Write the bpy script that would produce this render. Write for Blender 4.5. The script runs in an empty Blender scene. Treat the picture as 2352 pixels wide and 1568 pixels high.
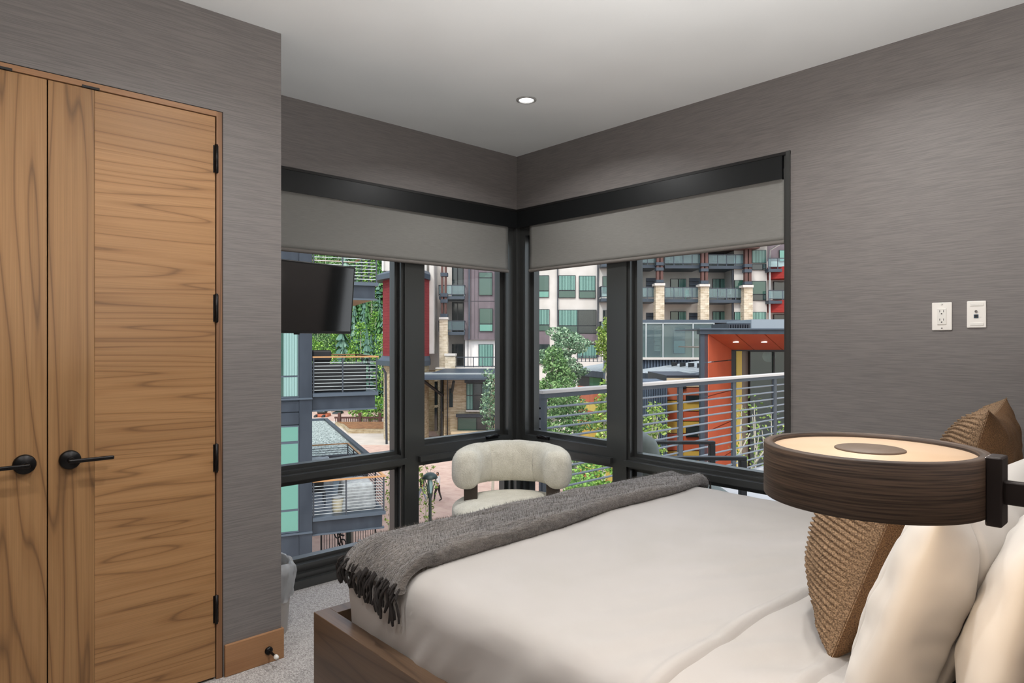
import bpy, bmesh, math, random
from mathutils import Vector, Matrix, noise as mnoise
random.seed(7)
scene = bpy.context.scene
COL = scene.collection
rad = math.radians

# ------------------------------------------------------------------ camera, sky, sun, exposure
TH = rad(47.25)                                   # the window wall runs 47 degrees off the view axis
FW = (math.cos(TH), math.sin(TH)); RT = (math.sin(TH), -math.cos(TH))
CAM = (-3.258, -3.473, 1.38)
cam_data = bpy.data.cameras.new('camera')
cam_data.sensor_width = 36.0
cam_data.lens = 36.0 * 1501.0 / 2352.0
cam_data.clip_start = 0.02; cam_data.clip_end = 2000
cam = bpy.data.objects.new('camera', cam_data); COL.objects.link(cam)
cam.location = CAM
cam.rotation_euler = (rad(90), 0, TH - rad(90))
scene.camera = cam

world = bpy.data.worlds.new('sky'); scene.world = world; world.use_nodes = True
wn = world.node_tree.nodes; wl = world.node_tree.links
bg = wn['Background']
sky = wn.new('ShaderNodeTexSky'); sky.sky_type = 'NISHITA'
sky.sun_disc = False; sky.sun_elevation = rad(48); sky.sun_rotation = rad(200)
sky.air_density = 1.0; sky.dust_density = 3.0; sky.ozone_density = 1.0
mixw = wn.new('ShaderNodeMix'); mixw.data_type = 'RGBA'
mixw.inputs[0].default_value = 0.55
mixw.inputs[7].default_value = (4.2, 4.4, 4.7, 1)      # bright high cloud
wl.new(sky.outputs[0], mixw.inputs[6]); wl.new(mixw.outputs[2], bg.inputs[0])
bg.inputs[1].default_value = 0.35

sun_d = bpy.data.lights.new('sun', 'SUN'); sun_d.energy = 2.2; sun_d.angle = rad(9)
sun_d.color = (1.0, 0.95, 0.88)
sun = bpy.data.objects.new('sun', sun_d); COL.objects.link(sun)
sun.rotation_euler = (rad(42), 0, TH - rad(90) - rad(32))   # from behind the house, high

vs = scene.view_settings
vs.view_transform = 'Standard'; vs.look = 'None'; vs.gamma = 1.0; vs.exposure = 0.0
vs.use_curve_mapping = False
DOWNLIGHT_W = 11.5
SCONCE_UP_W = 78.0; SCONCE_DOWN_W = 3.2
cy = scene.cycles
cy.max_bounces = 7; cy.diffuse_bounces = 4; cy.use_adaptive_sampling = True; cy.adaptive_threshold = 0.07; cy.glossy_bounces = 3; cy.transmission_bounces = 4; cy.transparent_max_bounces = 16
cy.caustics_reflective = False; cy.caustics_refractive = False; cy.sample_clamp_indirect = 6.0

# ------------------------------------------------------------------ helpers
WL_ = {}
def wloc(o):
    p = Vector((0, 0, 0))
    while o is not None:
        p += o.location; o = o.parent
    return p

def E(u, v, z):                                    # grid aligned with the camera: u right, v away
    return (CAM[0] + RT[0]*u + FW[0]*v, CAM[1] + RT[1]*u + FW[1]*v, z)

def tag(o, label=None, cat=None, group=None, kind=None):
    if label: o['label'] = label
    if cat: o['category'] = cat
    if group: o['group'] = group
    if kind: o['kind'] = kind
    return o

def empty(name, loc=(0, 0, 0), parent=None):
    o = bpy.data.objects.new(name, None); COL.objects.link(o)
    o.empty_display_size = 0.05
    if parent is not None:
        o.parent = parent
        loc = Vector(loc) - wloc(parent)
    o.location = loc
    return o

def thing(name, label, cat, loc=(0, 0, 0), group=None):
    return tag(empty(name, loc), label, cat, group)

class MB:
    """collects shapes in world coordinates, links them as one mesh"""
    def __init__(s): s.v = []; s.f = []; s.smooth = []
    def add(s, vs, fs, sm=False):
        b = len(s.v); s.v += [tuple(p) for p in vs]
        for f in fs:
            s.f.append(tuple(b + i for i in f)); s.smooth.append(sm)
        return s
    def box(s, x0, x1, y0, y1, z0, z1, T=None):
        vs = [(x, y, z) for z in (z0, z1) for y in (y0, y1) for x in (x0, x1)]
        if T: vs = [T(*p) for p in vs]
        return s.add(vs, [(0,2,3,1), (4,5,7,6), (0,1,5,4), (2,6,7,3), (0,4,6,2), (1,3,7,5)])
    def bbox(s, x0, x1, y0, y1, z0, z1, r=0.004, T=None):      # box with chamfered edges
        bm = bmesh.new(); bmesh.ops.create_cube(bm, size=1)
        for v in bm.verts:
            v.co = Vector(((x0+x1)/2 + v.co.x*(x1-x0), (y0+y1)/2 + v.co.y*(y1-y0), (z0+z1)/2 + v.co.z*(z1-z0)))
        r = min(r, 0.45*min(x1-x0, y1-y0, z1-z0))
        bmesh.ops.bevel(bm, geom=list(bm.edges), offset=r, segments=2, affect='EDGES', profile=0.5)
        bm.verts.index_update()
        vs = [tuple(v.co) for v in bm.verts]; fs = [tuple(v.index for v in f.verts) for f in bm.faces]
        bm.free()
        if T: vs = [T(*p) for p in vs]
        return s.add(vs, fs)
    def quad(s, a, b, c, d): return s.add([a, b, c, d], [(0, 1, 2, 3)])
    def prism(s, pts, z0, z1, T=None):                        # polygon in plan, extruded in z
        n = len(pts)
        vs = [(p[0], p[1], z0) for p in pts] + [(p[0], p[1], z1) for p in pts]
        if T: vs = [T(*p) for p in vs]
        fs = [tuple(reversed(range(n))), tuple(range(n, 2*n))] + [(i, (i+1) % n, n+(i+1) % n, n+i) for i in range(n)]
        return s.add(vs, fs)
    def extr(s, pts, d):                                       # 3d polygon extruded along a vector
        n = len(pts); d = Vector(d)
        vs = [tuple(p) for p in pts] + [tuple(Vector(p)+d) for p in pts]
        fs = [tuple(reversed(range(n))), tuple(range(n, 2*n))] + [(i, (i+1) % n, n+(i+1) % n, n+i) for i in range(n)]
        return s.add(vs, fs)
    def tube(s, pts, r, n=8, cap=True, sm=True):               # r a number or a list
        pts = [Vector(p) for p in pts]; m = len(pts)
        rr = r if isinstance(r, (list, tuple)) else [r]*m
        vs = []; ref = None
        for i, p in enumerate(pts):
            t = (pts[min(i+1, m-1)] - pts[max(i-1, 0)])
            t = t.normalized() if t.length > 1e-9 else Vector((0, 0, 1))
            if ref is None: ref = Vector((0, 0, 1)) if abs(t.z) < 0.9 else Vector((1, 0, 0))
            a = t.cross(ref).normalized(); b = t.cross(a).normalized(); ref = b.cross(t) if False else ref
            for k in range(n):
                an = 2*math.pi*k/n
                vs.append(p + a*(rr[i]*math.cos(an)) + b*(rr[i]*math.sin(an)))
        fs = []
        for i in range(m-1):
            for k in range(n):
                fs.append((i*n+k, i*n+(k+1) % n, (i+1)*n+(k+1) % n, (i+1)*n+k))
        s.add(vs, fs, sm)
        if cap:
            s.add([vs[k] for k in range(n)], [tuple(reversed(range(n)))])
            s.add([vs[(m-1)*n+k] for k in range(n)], [tuple(range(n))])
        return s
    def lathe(s, prof, c, n=32, axis='z', sm=True, caps=True): # prof: (r, h) pairs round an axis through c
        vs = []
        for r, h in prof:
            for k in range(n):
                a = 2*math.pi*k/n; x, y = r*math.cos(a), r*math.sin(a)
                if axis == 'z': p = (c[0]+x, c[1]+y, c[2]+h)
                elif axis == 'y': p = (c[0]+x, c[1]+h, c[2]+y)
                else: p = (c[0]+h, c[1]+x, c[2]+y)
                vs.append(p)
        m = len(prof)
        fs = [(i*n+k, i*n+(k+1) % n, (i+1)*n+(k+1) % n, (i+1)*n+k) for i in range(m-1) for k in range(n)]
        s.add(vs, fs, sm)
        if caps:
            if prof[0][0] > 1e-6: s.add(vs[:n], [tuple(reversed(range(n)))])
            if prof[-1][0] > 1e-6: s.add(vs[-n:], [tuple(range(n))])
        return s
    def grid(s, P, nu, nv, closeu=False, sm=True):             # P(i, j) -> point
        vs = [P(i, j) for j in range(nv) for i in range(nu)]
        fs = []
        for j in range(nv-1):
            for i in range(nu if closeu else nu-1):
                i2 = (i+1) % nu
                fs.append((j*nu+i, j*nu+i2, (j+1)*nu+i2, (j+1)*nu+i))
        return s.add(vs, fs, sm)
    def build(s, name, mat, parent=None, origin=None, fixn=True):
        if parent is not None: o0 = wloc(parent) if origin is None else Vector(origin)
        elif origin is not None: o0 = Vector(origin)
        else:
            xs = [p[0] for p in s.v]; ys = [p[1] for p in s.v]; zs = [p[2] for p in s.v]
            o0 = Vector(((min(xs)+max(xs))/2, (min(ys)+max(ys))/2, min(zs)))
        me = bpy.data.meshes.new(name)
        me.from_pydata([(p[0]-o0.x, p[1]-o0.y, p[2]-o0.z) for p in s.v], [], s.f)
        me.polygons.foreach_set('use_smooth', s.smooth)
        if fixn:
            bm = bmesh.new(); bm.from_mesh(me); bmesh.ops.recalc_face_normals(bm, faces=bm.faces); bm.to_mesh(me); bm.free()
        mats = mat if isinstance(mat, (list, tuple)) else [mat]
        for m in mats: me.materials.append(M[m] if isinstance(m, str) else m)
        me.update()
        o = bpy.data.objects.new(name, me); COL.objects.link(o)
        if parent is not None:
            o.parent = parent; o.location = o0 - wloc(parent)
        else: o.location = o0
        return o

def place(me_obj, name, loc, parent, rot=None):               # another piece that shares the mesh
    o = bpy.data.objects.new(name, me_obj.data); COL.objects.link(o)
    o.parent = parent; o.location = Vector(loc) - wloc(parent)
    if rot: o.rotation_euler = rot
    return o

def BX(name, mat, parent, *a, r=None, T=None):
    m = MB()
    m.bbox(*a, r=r, T=T) if r else m.box(*a, T=T)
    return m.build(name, mat, parent)

def struct(o): o['kind'] = 'structure'; return o

# ------------------------------------------------------------------ materials
M = {}
def srgb(r, g, b):
    f = lambda c: (c/255/12.92) if c/255 <= 0.04045 else ((c/255+0.055)/1.055)**2.4
    return (f(r), f(g), f(b), 1)
def mat(name, color, rough=0.6, metal=0.0, spec=0.5, emit=None, es=1.0):
    m = bpy.data.materials.new(name); m.use_nodes = True
    b = m.node_tree.nodes['Principled BSDF']
    b.inputs['Base Color'].default_value = color
    b.inputs['Roughness'].default_value = rough; b.inputs['Metallic'].default_value = metal
    b.inputs['Specular IOR Level'].default_value = spec
    if emit: b.inputs['Emission Color'].default_value = emit; b.inputs['Emission Strength'].default_value = es
    M[name] = m
    return m
def nodes(m): return m.node_tree.nodes, m.node_tree.links, m.node_tree.nodes['Principled BSDF']
def N(m, typ, **kw):
    n = m.node_tree.nodes.new(typ)
    for k, v in kw.items(): setattr(n, k, v)
    return n
def coords(m, scale=(1, 1, 1), kind='Object', rot=(0, 0, 0)):
    t = N(m, 'ShaderNodeTexCoord'); mp = N(m, 'ShaderNodeMapping')
    mp.inputs['Scale'].default_value = scale; mp.inputs['Rotation'].default_value = rot
    m.node_tree.links.new(t.outputs[kind], mp.inputs[0]); return mp.outputs[0]
def noise_tex(m, vec, scale, detail=3, rough=0.55, dist=0):
    n = N(m, 'ShaderNodeTexNoise'); n.inputs['Scale'].default_value = scale
    n.inputs['Detail'].default_value = detail; n.inputs['Roughness'].default_value = rough
    n.inputs['Distortion'].default_value = dist
    m.node_tree.links.new(vec, n.inputs['Vector']); return n.outputs[0]
def ramp(m, fac, stops, interp='LINEAR'):
    r = N(m, 'ShaderNodeValToRGB'); cr = r.color_ramp; cr.interpolation = interp
    while len(cr.elements) < len(stops): cr.elements.new(0.5)
    for e, (p, c) in zip(cr.elements, stops): e.position = p; e.color = c
    m.node_tree.links.new(fac, r.inputs[0]); return r.outputs[0]
def bump(m, h, strength=0.2, dist=0.005):
    n = N(m, 'ShaderNodeBump'); n.inputs['Strength'].default_value = strength; n.inputs['Distance'].default_value = dist
    m.node_tree.links.new(h, n.inputs['Height'])
    m.node_tree.links.new(n.outputs[0], m.node_tree.nodes['Principled BSDF'].inputs['Normal'])
def mathn(m, op, a, b=None):
    n = N(m, 'ShaderNodeMath', operation=op)
    for i, x in enumerate((a, b)):
        if x is None: continue
        if isinstance(x, (int, float)): n.inputs[i].default_value = x
        else: m.node_tree.links.new(x, n.inputs[i])
    return n.outputs[0]
def mixc(m, fac, a, b, mode='MIX'):
    n = N(m, 'ShaderNodeMix', data_type='RGBA', blend_type=mode)
    for i, x in ((0, fac), (6, a), (7, b)):
        if isinstance(x, (int, float, tuple)): n.inputs[i].default_value = x
        else: m.node_tree.links.new(x, n.inputs[i])
    return n.outputs[2]
def base(m, c): m.node_tree.links.new(c, m.node_tree.nodes['Principled BSDF'].inputs['Base Color'])
def speckle(name, c1, c2, scale, rough=0.8, bs=0.0, bd=0.003, stretch=(1, 1, 1), detail=2, spec=0.3, kind='Object', lo=0.35, hi=0.65):
    m = mat(name, c1, rough, spec=spec); v = coords(m, stretch, kind)
    n = noise_tex(m, v, scale, detail)
    base(m, ramp(m, n, [(lo, c1), (hi, c2)]))
    if bs: bump(m, n, bs, bd)
    return m

def wood(name, light, mid, dark, along='z', rough=0.42, seed=0.0, k=7.0):
    """veneer: contour lines of a stretched noise make cathedral grain"""
    m = mat(name, mid, rough, spec=0.35)
    st = {'z': (4.2, 4.2, 0.30), 'x': (0.30, 3.0, 5.2), 'y': (3.0, 0.4, 4.2)}[along]
    t = N(m, 'ShaderNodeTexCoord'); mp = N(m, 'ShaderNodeMapping')
    mp.inputs['Scale'].default_value = st; mp.inputs['Location'].default_value = (seed, seed*1.7, seed*0.6)
    m.node_tree.links.new(t.outputs['Object'], mp.inputs[0]); v = mp.outputs[0]
    n1 = noise_tex(m, v, 1.1, 2.0, 0.5, 0.12)
    sc = mathn(m, 'MULTIPLY', n1, k)
    fr = mathn(m, 'FRACT', sc)
    lines = ramp(m, fr, [(0.0, dark), (0.07, mid), (0.35, light), (0.75, light), (0.93, mid), (1.0, dark)])
    mp2 = N(m, 'ShaderNodeMapping'); mp2.inputs['Scale'].default_value = tuple(x*(14 if x > 1 else 2.2) for x in st)
    m.node_tree.links.new(t.outputs['Object'], mp2.inputs[0])
    n2 = noise_tex(m, mp2.outputs[0], 4.0, 3)
    fine = ramp(m, n2, [(0.35, (0.72, 0.72, 0.72, 1)), (0.62, (1.05, 1.05, 1.05, 1))])
    n3 = noise_tex(m, v, 0.7, 1)
    tone = ramp(m, n3, [(0.3, (0.82, 0.80, 0.76, 1)), (0.7, (1.08, 1.08, 1.06, 1))])
    c = mixc(m, 0.62, mid, lines)
    c = mixc(m, 0.5, c, fine, 'MULTIPLY'); c = mixc(m, 0.9, c, tone, 'MULTIPLY')
    base(m, c)
    return m

# wall covering: fine horizontal threads
def grasscloth(name, c1, c2):
    m = mat(name, c1, 0.55, spec=0.4)
    h = noise_tex(m, coords(m, (8.0, 8.0, 320)), 1.0, 2, 0.6)
    base(m, ramp(m, h, [(0.38, c1), (0.62, c2)])); bump(m, h, 0.22, 0.002)
    return m
grasscloth('wallcover', srgb(106, 102, 100), srgb(120, 115, 112))
speckle('ceiling_paint', srgb(221, 224, 224), srgb(224, 227, 227), 3, 0.9, detail=0)
# loop carpet: rows of small loops
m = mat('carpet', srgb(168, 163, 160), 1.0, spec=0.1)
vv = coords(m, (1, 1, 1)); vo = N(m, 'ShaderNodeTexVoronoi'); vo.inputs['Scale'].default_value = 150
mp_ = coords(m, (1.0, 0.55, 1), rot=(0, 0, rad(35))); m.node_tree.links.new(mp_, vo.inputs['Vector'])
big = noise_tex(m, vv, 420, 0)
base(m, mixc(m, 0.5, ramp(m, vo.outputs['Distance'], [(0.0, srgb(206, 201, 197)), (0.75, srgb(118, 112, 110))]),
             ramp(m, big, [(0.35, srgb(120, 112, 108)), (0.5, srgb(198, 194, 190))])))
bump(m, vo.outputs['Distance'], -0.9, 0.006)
wood('door_wood_v', srgb(158, 121, 82), srgb(140, 104, 68), srgb(88, 64, 42), 'z', seed=1.3, k=12)
wood('door_wood_h', srgb(168, 129, 89), srgb(152, 113, 75), srgb(104, 76, 50), 'x', seed=4.1, k=15)
wood('trim_wood', srgb(164, 124, 90), srgb(146, 106, 74), srgb(98, 68, 46), 'x', seed=2.2, k=5)
wood('jamb_wood', srgb(150, 112, 82), srgb(128, 94, 68), srgb(86, 60, 44), 'z', seed=6.0, k=5)
wood('bed_wood', srgb(104, 84, 68), srgb(92, 73, 58), srgb(64, 50, 40), 'y', rough=0.38, seed=3.0, k=4)
mat('black_metal', srgb(22, 20, 20), 0.35, 0.6)
mat('matte_black', srgb(16, 15, 15), 0.55)
mat('shadow_gap', srgb(14, 12, 11), 0.9)
mat('bronze', srgb(78, 79, 78), 0.28, 0.6)
mat('valance_black', srgb(24, 26, 27), 0.38, 0.3)
speckle('shade_fabric', srgb(118, 117, 113), srgb(130, 129, 125), 9, 0.85, 0.15, 0.001, (2, 2, 160))
mat('hem_fabric', srgb(108, 103, 98), 0.8)
mat('tv_plastic', srgb(10, 10, 11), 0.35)
mat('tv_screen', srgb(9, 9, 10), 0.08, spec=0.7); M['tv_screen'].node_tree.nodes['Principled BSDF'].inputs['IOR'].default_value = 1.9
mat('white_plastic', srgb(235, 231, 224), 0.35)
mat('off_white', srgb(225, 222, 215), 0.5)
mat('slot_dark', srgb(30, 28, 28), 0.6)
mat('jack_blue', srgb(38, 70, 88), 0.4)
mat('chrome', srgb(180, 178, 175), 0.2, 1.0)
mat('ring_grey', srgb(150, 150, 148), .4)
mat('downlight_glow', (1, 1, 1, 1), emit=(1.0, 0.98, 0.94, 1), es=6.0)
mat('soffit_glow', (1, 1, 1, 1), emit=(1.0, .92, .8, 1), es=1.6)
mat('sconce_glow', srgb(150, 124, 98), 0.5, emit=(1.0, 0.72, 0.48, 1), es=0.42)
speckle('sconce_cap', srgb(92, 76, 62), srgb(98, 82, 68), 30, 0.5)
speckle('sconce_wood', srgb(40, 31, 26), srgb(94, 76, 62), 1.0, 0.55, 0.15, 0.001, (9, 9, 420), 4, lo=.32, hi=.68)
mat('sconce_metal', srgb(38, 30, 27), 0.45, 0.4)

def cloth(name, c1, c2, wr=0.25, wd=0.01, scale=3.0):
    m = mat(name, c1, 0.85, spec=0.2)
    m.node_tree.nodes['Principled BSDF'].inputs['Sheen Weight'].default_value = 0.15
    a = noise_tex(m, coords(m, (1, 1, 1)), scale, 2, 0.5, 0.6)
    base(m, ramp(m, a, [(0.35, c1), (0.65, c2)]))
    bump(m, a, wr, wd)
    return m
cloth('sheet', srgb(168, 163, 158), srgb(173, 168, 164), 0.35, 0.012, 2.2)
cloth('pillow_white', srgb(186, 181, 175), srgb(192, 187, 181), 0.35, 0.012, 4.0)
# shearling and mohair: short tufted relief
def fleece(name, c1, c2, scale, bs, bd, stretch=(1, 1, 1)):
    m = mat(name, c1, 0.95, spec=0.15)
    b = m.node_tree.nodes['Principled BSDF']
    b.inputs['Sheen Weight'].default_value = 0.4; b.inputs['Sheen Roughness'].default_value = 0.6
    a = noise_tex(m, coords(m, stretch), scale, 3, 0.7)
    l = noise_tex(m, coords(m, stretch), scale*0.12, 1)
    base(m, mixc(m, 0.35, ramp(m, a, [(0.3, c1), (0.7, c2)]), ramp(m, l, [(0.35, c1), (0.65, c2)])))
    bump(m, a, bs, bd)
    return m
fleece('shearling', srgb(204, 199, 182), srgb(234, 230, 216), 130, 0.6, 0.010)
fleece('mohair', srgb(46, 40, 36), srgb(106, 98, 91), 70, 0.8, 0.012, (0.35, 1, 1))
mat('tassel_yarn', srgb(38, 33, 31), 0.9)
speckle('knit', srgb(98, 78, 60), srgb(154, 126, 98), 260, 0.95, 0.8, 0.004)
speckle('burlap', srgb(80, 57, 38), srgb(124, 93, 62), 420, 0.95, 0.6, 0.002)
mat('chair_wood', srgb(52, 42, 34), 0.5)
speckle('bin_grey', srgb(176, 170, 164), srgb(184, 178, 172), 20, 0.5)
# thin clear things
def glassy(name, tint, gloss, rough=0.0):
    m = bpy.data.materials.new(name); m.use_nodes = True; nt = m.node_tree; nt.nodes.clear()
    out = nt.nodes.new('ShaderNodeOutputMaterial'); mx = nt.nodes.new('ShaderNodeMixShader')
    tr = nt.nodes.new('ShaderNodeBsdfTransparent'); gl = nt.nodes.new('ShaderNodeBsdfGlossy')
    tr.inputs[0].default_value = tint; gl.inputs['Roughness'].default_value = rough
    gl.inputs[0].default_value = (1, 1, 1, 1)
    fr = nt.nodes.new('ShaderNodeFresnel'); fr.inputs[0].default_value = gloss
    nt.links.new(fr.outputs[0], mx.inputs[0]); nt.links.new(tr.outputs[0], mx.inputs[1]); nt.links.new(gl.outputs[0], mx.inputs[2])
    nt.links.new(mx.outputs[0], out.inputs[0]); M[name] = m
    return m
glassy('window_glass', (0.97, 0.985, 0.98, 1), 1.22)
glassy('rail_glass', (0.72, 0.88, 0.90, 1), 1.45)
m = M['rail_glass']; nt = m.node_tree; mx3 = nt.nodes.new('ShaderNodeMixShader'); d3 = nt.nodes.new('ShaderNodeBsdfDiffuse')
d3.inputs[0].default_value = (0.50, 0.66, 0.70, 1); mx3.inputs[0].default_value = 0.14
src = [n for n in nt.nodes if n.type == 'MIX_SHADER' and n != mx3][0]; out = [n for n in nt.nodes if n.type == 'OUTPUT_MATERIAL'][0]
nt.links.new(src.outputs[0], mx3.inputs[1]); nt.links.new(d3.outputs[0], mx3.inputs[2]); nt.links.new(mx3.outputs[0], out.inputs[0])
# bin liner film: mostly see-through with a milky part
m = glassy('liner_film', (0.86, 0.87, 0.88, 1), 1.6, 0.15)
nt = m.node_tree; mx2 = nt.nodes.new('ShaderNodeMixShader'); df = nt.nodes.new('ShaderNodeBsdfDiffuse')
df.inputs[0].default_value = (0.85, 0.86, 0.88, 1); mx2.inputs[0].default_value = 0.3
src = [n for n in nt.nodes if n.type == 'MIX_SHADER' and n != mx2][0]; out = [n for n in nt.nodes if n.type == 'OUTPUT_MATERIAL'][0]
nt.links.new(src.outputs[0], mx2.inputs[1]); nt.links.new(df.outputs[0], mx2.inputs[2]); nt.links.new(mx2.outputs[0], out.inputs[0])
# ------------------------------------------------------------------ the room
H = 2.725
XW, YS = -4.4, -3.62                      # west wall and head wall
WT = 2.335                                # top of the window openings
def S(name, mat_, *boxes):
    m = MB()
    for b in boxes: m.box(*b)
    return struct(m.build(name, mat_))
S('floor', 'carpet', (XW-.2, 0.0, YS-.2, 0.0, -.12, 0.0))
S('ceiling', 'ceiling_paint', (XW-.2, .2, YS-.2, .2, H, H+.2))
S('wall_back', 'wallcover', (-2.25, .2, 0, .2, WT, H))
S('wall_right', 'wallcover', (0, .2, -2.012, 0, WT, H), (0, .2, YS, -2.012, 0, H))
S('wall_front', 'wallcover', (XW-.2, .2, YS-.2, YS, 0, H))
S('wall_left', 'wallcover', (XW-.2, XW, YS, .2, 0, H))
DX0, DX1, DZ = -3.492, -2.306, 2.323      # closet opening
S('wall_closet', 'wallcover', (DX1, -2.06, -.69, -.58, 0, H), (DX0, DX1, -.69, -.58, DZ, H), (XW, DX0, -.69, -.58, 0, H),
  (-2.35, -2.2, -.58, .2, 0, H), (XW, -2.35, -.1, .2, 0, H))
# wooden skirting
def skirting(name, *b): 
    m = MB(); m.bbox(*b, r=.003); return struct(m.build(name, 'trim_wood'))
skirting('baseboard_closet', -2.302, -2.052, -.704, -.69, 0.0, .131)
skirting('baseboard_recess', -2.06, -2.052, -.69, -.58, 0.0, .131)
skirting('baseboard_right', -.014, 0, YS, -2.03, 0.0, .131)
skirting('baseboard_left', XW, XW+.014, YS, -.70, 0.0, .131)

# closet doors in their wooden frame
fr = struct(empty('trim_1', (-2.9, -.69, 0)))
BX('jamb', 'jamb_wood', fr, -2.332, -2.309, -.692, -.60, 0, DZ-.003)
BX('jamb', 'jamb_wood', fr, DX0+.003, DX0+.026, -.692, -.60, 0, DZ-.003)
BX('head_jamb', 'trim_wood', fr, DX0+.026, -2.332, -.692, -.60, DZ-.023, DZ-.003)
BX('shadow_gap', 'shadow_gap', fr, -2.309, -2.3055, -.6905, -.60, 0, DZ+.0005)
BX('shadow_gap', 'shadow_gap', fr, DX0, -2.3055, -.6905, -.60, DZ-.003, DZ+.0005)
BX('backing', 'shadow_gap', fr, DX0+.027, -2.333, -.615, -.605, 0, DZ-.024)
for x0 in (-3.052, -2.797):
    BX('catch_plate', 'matte_black', fr, x0, x0+.054, -.695, -.66, DZ-.0255, DZ-.0175)
def leaf(name, x0, x1, xs0, xs1, xf0, xf1, hx, sgn, hinge_x):
    d = struct(empty(name, ((x0+x1)/2, -.66, .008)))
    z0, z1 = .010, 2.2965
    BX('core', 'matte_black', d, x0+.001, x1-.001, -.676, -.636, z0+.001, z1-.001)
    m = MB(); m.bbox(xs0, xs1, -.6885, -.676, z0, z1, r=.0012); m.build('upright_veneer', 'door_wood_v', d, origin=(-2.9, -.66, 1.0))
    m = MB(); m.bbox(xf0, xf1, -.6880, -.676, z0, z1, r=.0012); m.build('field_veneer', 'door_wood_h', d, origin=(-2.5, -.66, 1.0))
    hz = .959
    h = empty('lever_handle', (hx, -.70, hz), d)
    m = MB(); m.lathe([(.0, -.018), (.030, -.018), (.0335, -.012), (.0335, 0)], (hx, -.6885, hz), 40, 'y'); m.build('rosette', 'black_metal', h)
    m = MB(); m.lathe([(.011, -.050), (.011, -.012)], (hx, -.6885, hz), 20, 'y'); m.build('neck', 'black_metal', h)
    m = MB(); a, b = sorted((hx - sgn*.012, hx + sgn*.128)); m.bbox(a, b, -.6885-.058, -.6885-.046, hz-.007, hz+.007, r=.004); m.build('lever', 'black_metal', h)
    for zz in (2.125, 1.516, .905, .287):
        m = MB(); m.lathe([(.0, -.060), (.0065, -.058), (.0065, .058), (.0, .060)], (hinge_x, -.697, zz), 14)
        m.box(hinge_x-.010, hinge_x+.010, -.6925, -.6875, zz-.055, zz+.055)
        m.build('hinge', 'black_metal', d)
    return d
leaf('door_1', -2.8975, -2.3355, -2.8975, -2.758, -2.7578, -2.3355, -2.834, 1, -2.3338)
leaf('door_2', -3.4625, -2.9010, -3.041, -2.9010, -3.4625, -3.0412, -2.965, -1, -3.4645)

# spring door stop on the skirting
t = thing('door_stop', 'black door stop with white rubber tip on the wooden baseboard', 'door stop', (-2.121, -.704, .054))
m = MB(); m.lathe([(0, -.012), (.012, -.010), (.017, -.004), (.017, 0)], (-2.121, -.704, .054), 24, 'y'); m.build('flange', 'black_metal', t)
m = MB(); m.lathe([(.0055, -.075), (.0055, -.010)], (-2.121, -.704, .054), 16, 'y'); m.build('rod', 'black_metal', t)
m = MB(); m.lathe([(0, -.090), (.008, -.088), (.0095, -.082), (.0095, -.072), (0, -.072)], (-2.121, -.704, .054), 20, 'y'); m.build('rubber_tip', 'off_white', t)

# ------------------------------------------------------------------ corner windows
# one wall runs along x (axis 'A', out = +y), the other along y (axis 'B', out = +x); p = position along the wall, d = depth outwards
def mapA(p, d, z): return (p, d, z)
def mapB(p, d, z): return (d, p, z)
def wbox(mb, mp, p0, p1, d0, d1, z0, z1):
    mb.box(p0, p1, d0, d1, z0, z1, T=mp)
def ring(mb, mp, p0, p1, z0, z1, w, d0, d1, wb=None):
    wb = w if wb is None else wb
    wbox(mb, mp, p0, p0+w, d0, d1, z0, z1); wbox(mb, mp, p1-w, p1, d0, d1, z0, z1)
    wbox(mb, mp, p0+w, p1-w, d0, d1, z0, z0+wb); wbox(mb, mp, p0+w, p1-w, d0, d1, z1-w, z1)
GD = .135
def unit(par, mp, p0, p1, z0, z1, w1, w2, d1, d2, wb1=None, name='sash_frame'):
    m = MB(); ring(m, mp, p0, p1, z0, z1, w1, d1, .155, wb1); m.build(name, 'bronze', par)
    b = w1 if wb1 is None else wb1
    m = MB(); ring(m, mp, p0+w1, p1-w1, z0+b, z1-w1, w2, d2, .150); m.build('glazing_bead', 'bronze', par)
    pa, pb, za, zb = p0+w1+w2-.004, p1-w1-w2+.004, z0+b+w2-.004, z1-w1-w2+.004
    m = MB(); m.quad(mp(pa, GD, za), mp(pb, GD, za), mp(pb, GD, zb), mp(pa, GD, zb)); m.build('pane', 'window_glass', par)
TZ0, TZ1 = .605, .640
def casement_handle(par, mp, p, flip):
    h = empty('window_handle', mp(p, .03, .70), par)
    m = MB(); wbox(m, mp, p-.055, p+.055, .026, .040, .690, .712); m.build('handle_plate', 'black_metal', h)
    pts = [mp(p+flip*x, .022-y, z) for x, y, z in ((-.045, 0, .70), (-.04, .014, .708), (-.01, .024, .718), (.03, .022, .716), (.048, .01, .708))]
    m = MB(); m.tube(pts, [.006, .007, .008, .007, .005], 10); m.build('crank', 'black_metal', h)

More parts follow.
